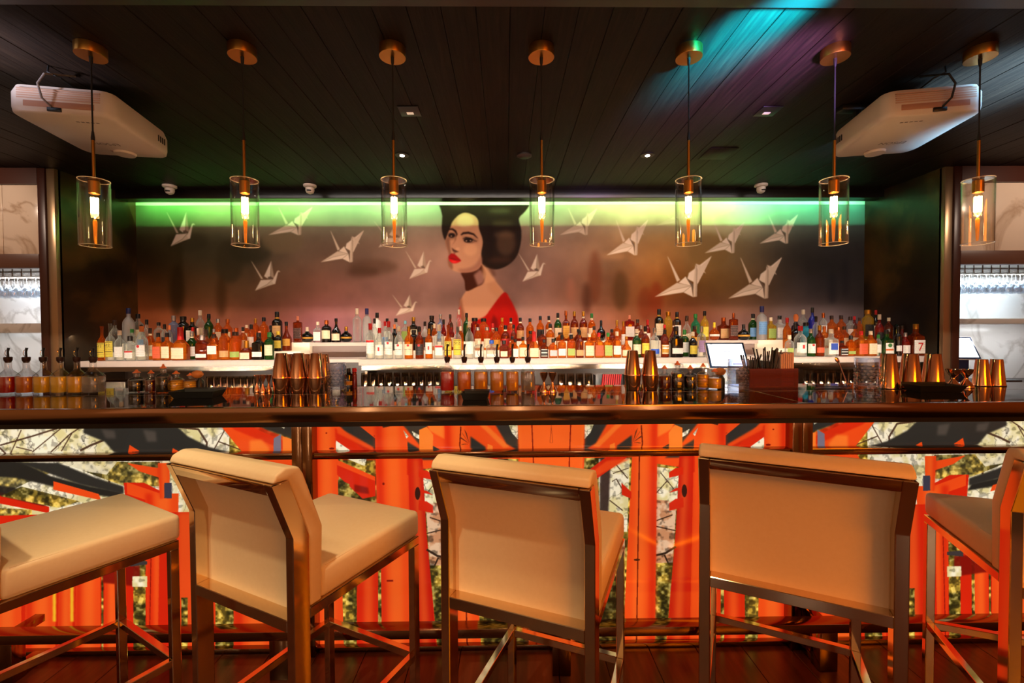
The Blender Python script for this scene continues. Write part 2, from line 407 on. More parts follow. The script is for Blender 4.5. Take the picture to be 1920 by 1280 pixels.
# side niches: pilaster strips, frames, marble, shelves
def niche(side, xin):
    s = -1 if side == 'left' else 1
    def X(d): return xin + s*d
    def bx(mb, a, b, *r): return mb.box(min(X(a), X(b)), max(X(a), X(b)), *r)
    n = {'left': 3, 'right': 6}[side]; Yf = {'left': 3.62, 'right': 3.59}[side]
    struct('trim_%d' % n, bx(MB(), .0, .065, Yf, Yf+.05, 0, ZC), M['trimlight'], bevel=.003)
    struct('trim_%d' % (n+1), bx(MB(), .065, .125, Yf-.012, Yf+.05, 0, ZC), M['trimdark'], bevel=.004)
    fr = struct('trim_%d' % (n+2), bx(MB(), .125, 2.6, Yf-.012, Yf+.05, 2.535, ZC), M['trimdark'])
    obj('lintel', bx(MB(), .125, 2.6, Yf-.012, Yf+.05, 1.875, 1.985), M['frame'], parent=fr, bevel=.004)
    wl = struct('wall_%s_niche' % side, bx(MB(), .085, 2.6, 4.09, 4.19, 0, ZC), M['marble'])
    for q, (a, b) in enumerate(((.125, .42), (.423, 1.2), (1.203, 2.5))):
        obj('marble_slab', bx(MB(), a, b, Yf+.01, Yf+.05, 1.988, 2.533), M['marblewarm'], parent=wl, bevel=.002)
    for q, (a, b) in enumerate(((.125, .52), (.523, 1.25), (1.253, 2.5))):
        obj('marble_slab', bx(MB(), a, b, 4.06, 4.09, .9, 1.9), M['marble'], parent=wl, bevel=.002)
    obj('side_panel', bx(MB(), .085, .125, Yf+.051, 4.06, .0, 1.97), M['marble'], parent=wl)
    obj('soffit_panel', bx(MB(), .085, 2.6, Yf+.051, 4.06, 1.91, 1.94), M['marble'], parent=wl)
    return X
XLn = niche('left', XL); XRn = niche('right', XR)

# ------------------------------------------------------------------ mural
mu = Paint(XL, XR, 1.16, 2.585, 300, YM)
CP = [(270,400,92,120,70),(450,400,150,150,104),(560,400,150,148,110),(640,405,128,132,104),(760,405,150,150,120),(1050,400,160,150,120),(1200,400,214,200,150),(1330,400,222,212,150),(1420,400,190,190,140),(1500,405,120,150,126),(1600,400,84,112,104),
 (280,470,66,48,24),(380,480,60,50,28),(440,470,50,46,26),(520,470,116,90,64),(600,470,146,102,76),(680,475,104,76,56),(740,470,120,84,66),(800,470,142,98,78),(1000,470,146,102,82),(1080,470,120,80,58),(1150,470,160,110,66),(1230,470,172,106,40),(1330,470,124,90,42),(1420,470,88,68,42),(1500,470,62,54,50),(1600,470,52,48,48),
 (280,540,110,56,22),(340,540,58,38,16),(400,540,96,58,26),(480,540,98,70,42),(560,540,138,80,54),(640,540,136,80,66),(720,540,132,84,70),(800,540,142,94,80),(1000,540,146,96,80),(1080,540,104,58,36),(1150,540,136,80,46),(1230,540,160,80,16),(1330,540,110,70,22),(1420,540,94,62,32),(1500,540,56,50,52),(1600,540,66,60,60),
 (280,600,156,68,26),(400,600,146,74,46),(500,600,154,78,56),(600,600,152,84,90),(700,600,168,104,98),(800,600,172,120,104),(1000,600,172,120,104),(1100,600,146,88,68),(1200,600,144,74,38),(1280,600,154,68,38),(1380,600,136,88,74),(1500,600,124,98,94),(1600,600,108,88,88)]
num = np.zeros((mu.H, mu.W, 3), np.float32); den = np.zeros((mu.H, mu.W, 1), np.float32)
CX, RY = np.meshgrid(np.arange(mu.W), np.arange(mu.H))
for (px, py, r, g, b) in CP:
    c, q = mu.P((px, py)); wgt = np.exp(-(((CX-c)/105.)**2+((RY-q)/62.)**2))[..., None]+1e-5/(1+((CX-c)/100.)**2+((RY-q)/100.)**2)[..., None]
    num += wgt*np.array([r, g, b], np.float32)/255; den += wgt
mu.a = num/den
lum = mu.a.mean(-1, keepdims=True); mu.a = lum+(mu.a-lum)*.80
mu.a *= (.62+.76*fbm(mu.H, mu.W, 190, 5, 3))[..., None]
# blurred dark strokes and bottle-like smears
for px, py, rx, ry, c in ((332,545,14,50,(38,26,12)),(415,555,10,40,(56,34,14)),(470,470,40,24,(40,36,22)),(430,490,26,40,(48,40,24)),(1115,520,12,50,(98,46,24)),(1100,560,9,30,(60,28,16)),(1163,545,14,38,(70,44,20)),(1070,545,8,26,(150,92,70)),(1210,570,14,32,(110,40,18)),(1230,560,12,32,(120,36,14)),(1560,540,8,30,(40,38,44)),(1585,520,8,36,(44,40,46)),(700,500,46,14,(84,56,40)),(680,510,30,10,(72,46,32)),(350,455,40,18,(46,40,24)),(530,455,40,20,(112,92,64)),(1150,480,22,6,(176,126,84)),(1330,470,40,34,(118,86,44))):
    mu.ell(px, py, rx, ry, c, .6, 7)
# woman in a red dress
def W(*p):
    p = [(800+x/5.12, 370+y/5.12) for x, y in p]
    if len(p) < 6: return p
    q, n = [], len(p)
    for i in range(n):     # Catmull-Rom rounding of the outline
        a, b, c, d = p[i-1], p[i], p[(i+1) % n], p[(i+2) % n]
        for t in (0, .25, .5, .75):
            q.append(tuple(.5*(2*b[k]+(c[k]-a[k])*t+(2*a[k]-5*b[k]+4*c[k]-d[k])*t*t+(3*b[k]-a[k]-3*c[k]+d[k])*t**3) for k in (0, 1)))
    return q
SK = (188,130,96)
mu.poly(W((165,-90),(150,180),(146,320),(182,412),(230,300),(310,170),(440,170),(490,220),(500,300),(530,400),(520,520),(530,640),(590,680),(680,690),(780,650),(860,570),(900,450),(908,320),(885,205),(940,140),(990,60),(1000,-90)), (34,20,14), 1, 1.2)
for cx, cy, rx, ry, c, o in ((760,440,90,120,(104,70,46),.55),(740,360,110,26,(112,82,56),.5),(720,250,120,20,(92,70,48),.5),(700,130,110,26,(88,76,54),.5),(700,600,120,30,(78,44,28),.5),(600,400,40,200,(30,14,10),.7),(300,90,90,20,(70,56,40),.4)):
    mu.ell(800+cx/5.12, 370+cy/5.12, rx/5.12, ry/5.12, c, o, 6)
# back, shoulder, neck
mu.poly(W((520,640),(560,676),(640,780),(745,912),(800,1000),(800,1400),(330,1400),(318,1040),(335,965),(390,890),(480,850),(540,800)), SK, 1, .6)
mu.poly(W((330,960),(318,1040),(335,1400),(380,1400),(370,1150),(345,1050)), (120,66,44), .8, 3)
mu.poly(W((640,780),(745,912),(700,990),(600,900),(560,760)), (176,116,80), .6, 5)
mu.poly(W((330,720),(430,712),(500,686),(520,640),(570,730),(540,825),(480,858),(380,898),(362,800)), (62,26,13), 1, .8)
mu.poly(W((450,745),(515,690),(560,760),(545,822),(490,850)), (150,102,88), .95, 3)
mu.poly(W((530,640),(600,690),(660,800),(560,830),(540,740)), (200,142,102), .8, 3)
mu.poly(W((580,670),(650,690),(665,760),(630,750)), (92,54,38), .6, 3)
# face
mu.poly(W((222,300),(250,230),(310,170),(370,148),(440,168),(490,215),(500,300),(538,420),(522,540),(527,640),(485,690),(425,715),(335,722),(255,703),(212,660),(200,600),(212,550),(190,470),(180,412)), SK, 1, .6)
mu.poly(W((180,412),(190,470),(212,550),(200,600),(212,660),(250,690),(238,560),(225,480),(215,380)), (120,78,58), .85, 2)
mu.poly(W((335,722),(425,715),(485,690),(527,640),(522,560),(470,640),(390,680),(300,690)), (150,96,76), .8, 3)
mu.ell(800+420/5.12, 370+500/5.12, 13, 12, (214,152,112), .7, 4); mu.ell(800+370/5.12, 370+230/5.12, 16, 12, (214,170,130), .6, 4)
mu.poly(W((280,370),(262,430),(235,470),(262,440),(285,400)), (140,90,66), .9, 1)
mu.poly(W((238,482),(262,500),(310,522),(280,530),(250,518)), (64,34,26), .9, 1)
mu.ell(800+297/5.12, 370+495/5.12, 4, 3, (208,148,112), .8, 1)
mu.poly(W((255,525),(275,528),(270,545),(258,545)), (110,64,50), .8, .6)
mu.poly(W((200,330),(285,345),(275,400),(215,410)), (120,80,58), .6, 2)
mu.poly(W((335,365),(470,380),(500,430),(420,445),(350,420)), (150,100,74), .6, 2)
mu.line(W((208,308),(245,305),(275,325),(290,355),(280,380)), [2,3.4,3.6,2.4,1], (34,16,12), 1, .5)
mu.line(W((328,362),(350,345),(400,340),(450,355),(492,396)), [2.2,3.8,4,3.2,.8], (34,16,12), 1, .5)
mu.ell(800+240/5.12, 370+365/5.12, 6.5, 4.4, (36,20,16), 1, .6); mu.ell(800+236/5.12, 370+372/5.12, 1.4, 1.2, (190,150,124), .8)
mu.ell(800+398/5.12, 370+412/5.12, 8.5, 4.6, (36,20,16), 1, .6); mu.ell(800+380/5.12, 370+418/5.12, 1.6, 1.2, (196,158,130), .9); mu.ell(800+420/5.12, 370+416/5.12, 1.6, 1.1, (196,158,130), .8)
mu.line(W((345,400),(375,386),(420,396),(480,425)), [1,2.2,2.2,.6], (22,12,10), 1, .4)
mu.line(W((400,436),(440,432),(500,408)), [.6,1.2,.5], (90,54,40), .8, .4)
mu.poly(W((213,562),(240,538),(256,546),(266,544),(328,607),(270,598),(214,586)), (150,8,10), 1, .5)
mu.poly(W((213,584),(270,598),(328,607),(290,630),(250,632),(222,614)), (206,14,16), 1, .5)
mu.line(W((214,584),(268,598),(326,607)), [.8,1.4,.6], (70,2,6), 1, .3)
mu.ell(800+262/5.12, 370+618/5.12, 5, 1.4, (236,70,60), .6, 1)
# dress
mu.poly(W((742,912),(800,980),(850,1080),(878,1180),(890,1500),(340,1500),(390,1300),(470,1190),(560,1140),(620,1060)), (158,16,8), 1, .6)
mu.poly(W((640,1120),(680,1180),(700,1400),(640,1400),(620,1200)), (96,14,10), .8, 3)
mu.poly(W((742,912),(800,980),(850,1080),(870,1180),(800,1100),(750,1000)), (150,14,10), .7, 3)
mu.poly(W((300,1100),(322,1040),(338,1500),(250,1500)), (176,22,12), 1, 1)
mu.a = np.stack([blur(mu.a[..., k], 1) for k in range(3)], -1)
# paper cranes
LT, MD, DK, SH = (226,200,176), (206,178,152), (172,144,120), (104,82,66)
T1 = [([(295,130),(306,145),(404,318),(384,318)], MD), ([(472,134),(410,290),(440,312),(462,300)], LT), ([(472,134),(462,300),(497,306)], DK), ([(438,300),(470,290),(488,325),(462,320)], SH),
      ([(332,435),(382,328),(482,322),(436,372)], LT), ([(332,435),(436,372),(482,322),(500,368),(445,388)], MD), ([(478,340),(524,236),(538,240),(530,252),(506,368),(490,366)], LT), ([(526,232),(538,232),(552,247),(534,246)], MD)]
T2 = [([(818,490),(826,500),(917,690),(893,706)], MD), ([(972,680),(985,630),(1042,586),(1160,490),(1052,722)], LT), ([(1160,490),(1052,722),(1044,610)], MD),
      ([(720,830),(893,712),(1005,738),(850,775)], MD), ([(720,830),(850,775),(1005,738),(942,792)], LT), ([(905,712),(960,660),(1006,738),(950,726)], LT), ([(960,662),(1020,730),(1024,828),(1004,740)], SH),
      ([(942,792),(1004,740),(1018,832)], LT), ([(1018,832),(1020,700),(1034,560),(1052,596),(1045,826)], MD), ([(1040,570),(1052,596),(1045,826),(1036,826)], DK), ([(1036,553),(1076,568),(1118,638),(1050,590)], MD)]
B1, B2 = (295,130,552,435), (720,490,1160,832)
for t, x0, y0, x1, y1, op in ((1,312,397,366,462,1),(2,503,388,586,441,.85),(1,470,488,526,545,1),(2,601,432,682,492,1),(1,700,414,766,464,.8),(1,760,470,810,523,.85),(1,735,552,783,592,1),(1,972,475,1023,528,1),(2,1049,390,1120,441,.7),(2,1137,412,1215,479,.9),(2,1230,388,1292,423,.35),(2,1227,480,1334,557,1),(2,1321,416,1396,475,.95),(2,1365,482,1466,560,1),(2,1424,402,1496,457,.95)):
    bx = B1 if t == 1 else B2
    for pl, c in (T1 if t == 1 else T2):
        q = [(x0+(x-bx[0])/(bx[2]-bx[0])*(x1-x0), y0+(y-bx[1])/(bx[3]-bx[1])*(y1-y0)) for x, y in pl]
        cc = tuple(v*.92 for v in c) if t == 1 else c
        mu.poly(q, cc, op, .4)
def picture(name, x0, x1, z0, z1, Y, th=.012):
    mb = MB().box(x0, x1, Y, Y+th, z0, z1); me = mesh(mb, smooth=False)
    uv = me.uv_layers.new(name='u')
    for l in me.loops:
        v = me.vertices[l.vertex_index].co; uv.data[l.index].uv = ((v.x-x0)/(x1-x0), (v.z-z0)/(z1-z0))
    return me
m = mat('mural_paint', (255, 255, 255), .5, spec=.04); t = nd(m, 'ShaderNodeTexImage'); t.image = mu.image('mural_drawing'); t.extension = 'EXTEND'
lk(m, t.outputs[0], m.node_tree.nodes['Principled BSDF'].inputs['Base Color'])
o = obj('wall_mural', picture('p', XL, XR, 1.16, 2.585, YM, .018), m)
tag(o, 'wide wall mural of a dark-haired woman in a red dress among folded paper cranes', 'mural')
o = obj('mural_top_edge', MB().box(XL, XR, YM, YM+.018, 2.586, ZC), mat('mural_upper_plaster', (206, 206, 176), .5), parent=o)

# ------------------------------------------------------------------ backlit picture on the bar front
YB = 1.90
XM = at(1034, 900, YB).x
bp = Paint(XM-3.4, XM, .004, 1.03, 440, YB)
H_, W_ = bp.H, bp.W
n1 = fbm(H_, W_, 40, 4, 11); n2 = fbm(H_, W_, 14, 3, 12); n3 = fbm(H_, W_, 7, 2, 13); n4 = fbm(H_, W_, 120, 3, 14)
def lerp(a, b, t): return np.array(a, np.float32)/255*(1-t[..., None]) + np.array(b, np.float32)/255*t[..., None]
def sst(x, a, b): t = np.clip((x-a)/(b-a), 0, 1); return t*t*(3-2*t)
sky = lerp((255,238,204), (226,206,142), sst(n1*.5+n2*.5, .40, .66)); sky = sky*(1-.28*sst(n3, .56, .72))[..., None]
sky = sky*(1-.45*np.clip(1-np.abs(n1-.5)/.012, 0, 1))[..., None]
leaf = lerp((86,74,26), (196,154,52), sst(n1*.5+n2*.5, .34, .66)); leaf = leaf*(1-.50*sst(n3, .46, .68))[..., None] + .30*sst(1-n3, .58, .74)[..., None]*np.array([1, .9, .62], np.float32)
dim = leaf*.55
def polytex(pts, tex, op=1., soft=0):
    q = bp.mask(pts, soft)
    if q is None: return
    mk, c0, c1, r0, r1 = q; mk = mk[..., None]*op; bp.a[r0:r1, c0:c1] = bp.a[r0:r1, c0:c1]*(1-mk)+tex[r0:r1, c0:c1]*mk
OR, RD, DK_, HI = (240,74,22), (214,36,12), (120,14,8), (255,122,40)
CH = (48,44,38)
bp.a[:] = np.array(RD, np.float32)/255
polytex([(-700,780),(600,780),(600,1215),(-700,1215)], leaf)
def colm(x0t, x1t, x0b, x1b, yt, yb, c=OR, edge=True, c2=None):
    bp.poly([(x0t,yt),(x1t,yt),(x1b,yb),(x0b,yb)], c, 1, 0, c2)
    if edge:
        wt, wb = (x1t-x0t)*.22, (x1b-x0b)*.22
        bp.poly([(x0t,yt),(x0t+wt,yt),(x0b+wb,yb),(x0b,yb)], RD, .75, 3)
        bp.poly([(x0t+wt*1.6,yt),(x1t-wt*1.2,yt),(x1b-wb*1.2,yb),(x0b+wb*1.6,yb)], HI, .45, 4)
# --- far-left panel: branches and a sweeping dark roof over red beams
polytex([(-700,780),(430,780),(430,1000),(-700,1000)], sky)
for pts, wd in (([(0,835),(60,818),(140,793)],3),([(40,806),(20,850)],2),([(95,848),(130,815),(160,795)],2.4),([(150,845),(170,835),(195,825)],4),([(330,800),(372,805),(388,830),(386,850)],4),([(400,845),(425,800)],2),([(410,828),(456,845)],2.2),([(30,838),(60,845)],2),([(206,868),(205,905)],4),([(60,848),(118,800)],2),([(115,846),(135,812)],2.2),([(-40,800),(30,870)],3)):
    bp.line(pts, wd, (70,44,30), .9)
bp.poly([(160,790),(322,790),(352,818),(392,838),(440,850),(480,862),(300,862),(214,848),(196,828),(156,812)], CH, 1, .6)
for a in ((190,805,215,822),(268,806,292,828)): bp.poly([(a[0],a[1]),(a[2],a[1]+3),(a[2]+2,a[3]),(a[0]+8,a[3])], (86,74,64), .8, 2)
bp.poly([(240,848),(243,834),(262,846)], OR); bp.poly([(322,850),(324,840),(338,848)], OR)
polytex([(-700,868),(70,868),(110,880),(50,905),(0,930),(-700,1000)], leaf, .75)
bp.poly([(-60,860),(40,866),(96,893),(170,912),(226,922),(236,936),(180,928),(100,912),(30,896),(-60,890)], (40,36,30), 1, .5)
bp.poly([(30,866),(110,868),(180,896),(232,912),(232,926),(150,908)], CH, 1, .5)
polytex([(108,866),(300,866),(298,912),(236,912),(190,896),(150,880)], leaf, .9)
polytex([(108,866),(220,866),(200,890),(150,882)], sky, .8)
bp.poly([(100,902),(185,926),(190,938),(100,918)], OR, 1); bp.poly([(-80,905),(0,922),(92,950),(92,962),(0,944),(-80,930)], RD, 1)
bp.poly([(-80,896),(60,920),(140,944),(80,948),(-80,910)], (36,30,26), .9, .8)
polytex([(40,912),(150,940),(110,952),(0,930)], leaf, .9)
polytex([(-700,925),(60,955),(60,990),(-700,1000)], leaf, .9)
bp.poly([(-700,985),(330,958),(330,1215),(-700,1215)], RD)
bp.poly([(232,905),(270,905),(300,920),(300,1000),(240,990)], RD, 1); bp.poly([(238,904),(300,925),(300,946),(238,926)], OR)
bp.poly([(238,868),(300,878),(300,896),(262,884)], OR)
colm(272,335,276,330,925,1215); colm(296,318,300,318,868,935, OR)
bp.poly([(308,905),(322,905),(322,934),(308,934)], (62,58,70), 1)
for x0, x1 in ((-160,-110),(-90,-40),(-20,40),(46,104),(108,136),(140,188),(194,222)): colm(x0+4, x1, x0, x1, 1000, 1215)
for x in (105,138): bp.poly([(x-6,1040),(x,1040),(x,1165),(x-6,1165)], (250,196,40), .9, 1)
for x0, x1 in ((190,194),(222,228),(250,273),(345,352)): polytex([(x0,1030),(x1,1030),(x1,1215),(x0,1215)], leaf)
bp.poly([(192,1060),(262,1060),(262,1100),(192,1092)], DK_, .9, 1); polytex([(248,1080),(276,1080),(276,1100),(248,1100)], sky)
bp.poly([(244,1050),(276,1052),(276,1058),(244,1062)], (60,52,50), 1); bp.line([(284,1000),(280,1215)], 1.4, DK_, .9)
# --- left panel, right part: long diagonal beams
bp.poly([(412,796),(460,796),(560,838),(640,1215),(380,1215),(400,960),(456,850)], OR, 1)
bp.poly([(420,790),(470,792),(549,826),(549,850),(440,806)], RD, .8, 1)
bp.poly([(470,790),(560,790),(560,826),(500,806)], CH, 1, .5); polytex([(513,792),(536,792),(533,804)], sky); polytex([(545,792),(560,792),(560,816),(549,812)], sky)
bp.poly([(468,826),(490,824),(505,840),(505,850),(468,850)], HI, .9, 1.5)
bp.poly([(513,822),(527,814),(527,848),(513,848)], (120,110,124), 1); bp.poly([(530,818),(556,826),(556,850),(530,850)], HI, 1)
for x0, x1, c in ((300,398,RD),(404,432,OR),(440,520,OR),(526,585,RD)): colm(x0,x1,x0-4,x1-2,960,1215,c)
polytex([(404,1090),(438,1090),(438,1215),(404,1215)], leaf); polytex([(340,1120),(352,1120),(352,1215),(340,1215)], leaf)
# --- centre panel, left half
bp.poly([(560,780),(1040,780),(1040,1215),(560,1215)], OR)
polytex([(600,858),(712,858),(720,1215),(600,1215)], leaf)
polytex([(630,905),(660,905),(660,1215),(630,1215)], leaf)
colm(587,632,585,645,780,1215)
bp.line([(593,850),(592,1215)], 3, DK_, .9); bp.ell(612, 812, 1.6, 1.4, DK_); bp.ell(622, 841, 5, 2, DK_)
bp.poly([(628,790),(700,790),(820,862),(700,862)], CH, 1, .6)
bp.poly([(628,803),(690,835),(740,862),(640,862),(630,840)], RD, .9, 1); bp.poly([(632,800),(700,838),(700,846),(632,812)], OR, .9, 1)
polytex([(630,826),(662,848),(630,852)], sky); polytex([(650,860),(688,858),(684,874)], sky)
bp.poly([(632,866),(704,900),(704,930),(680,935),(632,890)], RD, 1); bp.poly([(632,862),(704,894),(704,902),(632,872)], OR, 1)
bp.poly([(664,908),(690,914),(692,926),(664,922)], DK_, .8, 1); polytex([(634,898),(656,908),(652,930),(634,930)], leaf)
bp.poly([(658,786),(704,786),(716,820),(706,824)], OR, 1); bp.poly([(700,816),(724,824),(712,828)], (96,30,20), 1)
colm(702,763,714,773,780,1215,OR)
colm(669,708,667,712,960,1215,RD); polytex([(645,1080),(669,1080),(669,1215),(645,1215)], leaf); polytex([(709,1050),(714,1050),(716,1215),(709,1215)], leaf)
bp.ell(719, 907, 2, 2.4, DK_); bp.poly([(725,1087),(737,1087),(737,1090),(725,1090)], DK_)
bp.poly([(750,790),(800,790),(808,860),(790,838)], (58,50,40), 1, .5); polytex([(756,806),(766,818),(762,822)], sky); polytex([(772,808),(790,818),(790,826),(776,818)], sky)
for dx in (0,): 
    for a in (-.9,-.4,.1,.6): bp.poly([(737,798),(737+22*cos(a+2.6),798-12*sin(a+2.6)-4),(737+20*cos(a+2.9),798-12*sin(a+2.9))], (60,34,22), .95)
bp.poly([(763,860),(800,880),(795,900),(763,890)], RD, .9)
colm(765,792,775,818,860,1215,(196,26,12),True)
bp.poly([(800,792),(830,790),(876,832),(850,832),(806,808)], HI, .9, 1); bp.poly([(786,806),(800,800),(812,815),(812,850),(786,850)], HI, 1)
bp.poly([(812,836),(838,850),(812,850)], CH); bp.poly([(830,790),(842,790),(880,832),(868,834)], RD, .9)
polytex([(793,880),(841,872),(841,1215),(820,1215),(800,1000)], leaf); polytex([(793,885),(841,878),(841,950),(797,950)], sky)
pnk = lerp((236,190,150), (206,140,96), sst(n2, .4, .6)); polytex([(798,945),(841,940),(841,1060),(806,1060)], pnk*(1-.45*sst(n3, .5, .8))[..., None])
for pts, wd in (([(800,1030),(820,1042),(841,1046)],4),([(806,970),(836,980)],2),([(800,1000),(841,990)],2),([(822,1045),(815,1060)],3),([(815,905),(838,930)],1.6),([(800,925),(828,890)],1.4)): bp.line(pts, wd, (44,28,18), .95)
for y0, y1 in ((880,900),(918,928),(938,962)): bp.poly([(785,y0),(800,y0+2),(812,y0+10),(812,y1),(785,y1-6)], RD, 1)
bp.ell(783, 925, 5, 12, (44,20,14), .95)
colm(833,882,841,902,780,1215,OR); bp.line([(864,800),(862,835),(868,860),(876,1215)], 2.2, (90,14,8), .95); bp.ell(874, 1053, 6, 2, (60,20,12))
for a in (-.6,0,.5,1.0): bp.poly([(880,832),(880-14*cos(a)-2,832-22*sin(a+.3)-6),(880-16*cos(a+.25),832-20*sin(a+.5))], (60,34,22), .95)
bp.poly([(880,792),(930,792),(962,838),(962,860),(880,810)], OR, 1); bp.poly([(892,790),(905,790),(956,838),(944,840)], HI, .8, 1)
bp.poly([(882,818),(910,838),(912,850),(896,850),(882,840)], CH, 1, .5); bp.poly([(914,832),(924,836),(924,850),(914,850)], HI, 1)
bp.poly([(925,790),(970,790),(972,845),(950,832)], CH, 1, .6); polytex([(952,792),(971,794),(971,824),(960,812)], sky)
polytex([(882,860),(972,860),(990,1215),(902,1215)], leaf); polytex([(886,862),(945,862),(945,1000),(892,1000)], sky)
bp.poly([(922,860),(942,860),(944,960),(930,1000),(926,940)], (56,40,34), .95, 1)
for pts, wd in (([(890,900),(915,870)],2),([(895,930),(912,900),(920,905)],2),([(900,960),(925,940)],2),([(888,880),(918,890)],1.5)): bp.line(pts, wd, (60,40,26), .9)
bp.poly([(884,925),(902,908),(902,930),(884,938)], RD, 1)
bp.poly([(888,858),(930,858),(974,890),(974,908),(950,900)], RD, .95); bp.poly([(884,862),(930,866),(974,898),(974,906)], OR, .8, 1)
polytex([(906,1100),(990,1100),(992,1215),(908,1215)], dim)
colm(971,1040,992,1040,780,1215,HI,False); bp.poly([(971,790),(1040,790),(1040,1215),(990,1215)], OR, .55, 4)
bp.line([(997,790),(999,838),(1000,860),(1006,1215)], 2.2, (130,24,10), .95); bp.line([(1034,796),(1031,830),(1037,830)], 1, (150,50,20), .8)
bp.poly([(986,790),(1008,790),(998,797)], RD, .8)
half = bp.a*(.93+.14*n4)[..., None]
bp.a = np.concatenate([half, half[:, ::-1]], 1); bp.W *= 2
imb = bp.image('bar_front_drawing')
m = mat('backlit_print', (12, 6, 4), .12, spec=.5); t = nd(m, 'ShaderNodeTexImage'); t.image = imb; t.extension = 'EXTEND'
b = m.node_tree.nodes['Principled BSDF']; lk(m, t.outputs[0], b.inputs['Emission Color']); b.inputs['Emission Strength'].default_value = .95

# ------------------------------------------------------------------ bar counter
ZB = 1.07; YF = 1.70; YR = 2.335
bar = thing('bar_counter', 'long bar with dark glass top, bronze metal edge and backlit red torii picture front', 'bar', (0, YF, 0))
def bpart(name, mb, mt, par=bar, **kw):
    o = obj(name, mb, mt, **kw); o.parent = par; o.matrix_parent_inverse = Matrix.Translation(-Vector((0, YF, 0))) if par == bar else Matrix(); return o
bx0, bx1 = -3.4, 3.4
p1, p2 = at(1414, 732, 2.06).x, -1.38
s_x = at(1414, 732.5, 2.06).x
for a, c in ((bx0, s_x-.003), (s_x+.003, bx1)):
    bpart('countertop', MB().box(a, c, YF+.012, 2.052, 1.03, ZB), M['counter'], bevel=.002, seg=1)
    bpart('countertop', MB().box(a, c, 2.058, YR, 1.03, ZB), M['counter'], bevel=.002, seg=1)
bpart('inlay_strip', MB().box(bx0, bx1, 2.052, 2.058, 1.04, ZB+.0003), M['seam'])
bpart('inlay_strip', MB().box(s_x-.003, s_x+.003, YF+.012, YR, 1.04, ZB+.0003), M['seam'])
bpart('edge_nosing', MB().box(bx0, bx1, YF-.012, YF+.012, 1.014, ZB+.001), M['nickel_bar'], bevel=.002)
bpart('rear_lip', MB().box(bx0, bx1, YR+.0, 2.46, 1.024, 1.03).box(bx0, bx1, 2.445, 2.46, .962, 1.024), M['bdark'])  # unseen lip added to keep the label light off the upper mural
bpart('underside_board', MB().box(bx0, bx1, YF+.012, YR, .992, 1.03), M['bdark'])
XP0, XP1 = at(568, 820, 1.86).x, at(1502, 820, 1.86).x
step = XP1-XP0
u0, u1 = XM-3.4, XM+3.4
for i in (-1, 0, 1):
    a, c = XP0+step*i+.035, XP0+step*(i+1)-.035
    a, c = max(a, bx0), min(c, bx1)
    me = mesh(MB().box(a, c, YB, YB+.01, .004, 1.012), smooth=False); uv = me.uv_layers.new(name='u')
    for l in me.loops:
        v = me.vertices[l.vertex_index].co; uv.data[l.index].uv = ((v.x-u0)/(u1-u0), (v.z-.004)/(1.03-.004))
    pn = bpart('backlit_panel', me, m)
    pn['label'] = ['left backlit panel with branches and dark roof', 'middle backlit panel with mirrored red pillars', 'right backlit panel with branches and dark roof'][i+1]
bpart('back_board', MB().box(bx0, bx1, YB+.012, YB+.05, 0, 1.0), M['bdark'])
zr1, zr0 = at(960, 846, 1.855).z, at(960, 858, 1.855).z
for i in (-1, 0, 1):
    a, c = max(XP0+step*i, bx0), min(XP0+step*(i+1), bx1)
    bpart('cross_rail', MB().box(a+.0105, c-.0105, 1.855, YB, zr0, zr1), M['nickel_bar'], bevel=.002)
    bpart('cross_rail', MB().box(a+.0105, c-.0105, 1.868, YB, 1.0, 1.014), M['nickel_bar'], bevel=.002)
    bpart('base_rail', MB().box(a+.0105, c-.0105, 1.875, YB, 0, .022), M['nickel_bar'], bevel=.002)
for x in (XP0, XP1):
    for s in (-1, 1):
        bpart('post', MB().box(x+s*.0215-.0208, x+s*.0215+.0208, 1.848, YB, 0, 1.014), M['nickel_bar'], bevel=.002)

# foot rail standing in front of the bar
fr = thing('foot_rail', 'bronze metal foot rail on square posts along the foot of the bar', 'foot rail', (0, 1.73, 0))
def fpart(name, mb):
    o = obj(name, mb, M['nickel_bar'], bevel=.002); o.parent = fr; o.matrix_parent_inverse = Matrix.Translation((0, -1.73, 0)); return o
zf = at(960, 1179, 1.725).z; zf0 = at(960, 1196, 1.725).z
fpart('rail', MB().box(-3.3, 3.3, 1.725, 1.782, zf0, zf))
for px in (-470, 5, 523, 1053, 1553, 2080):
    x = at(px, 1230, 1.73).x
    fpart('post', MB().box(x-.036, x+.036, 1.727, 1.78, .0005, zf0))
    fpart('bracket', MB().box(x-.02, x+.02, 1.782, 1.872, zf0, zf0+.03))
    fpart('floor_bar', MB().box(x-.03, x+.03, 1.78, 1.872, .0005, .03))

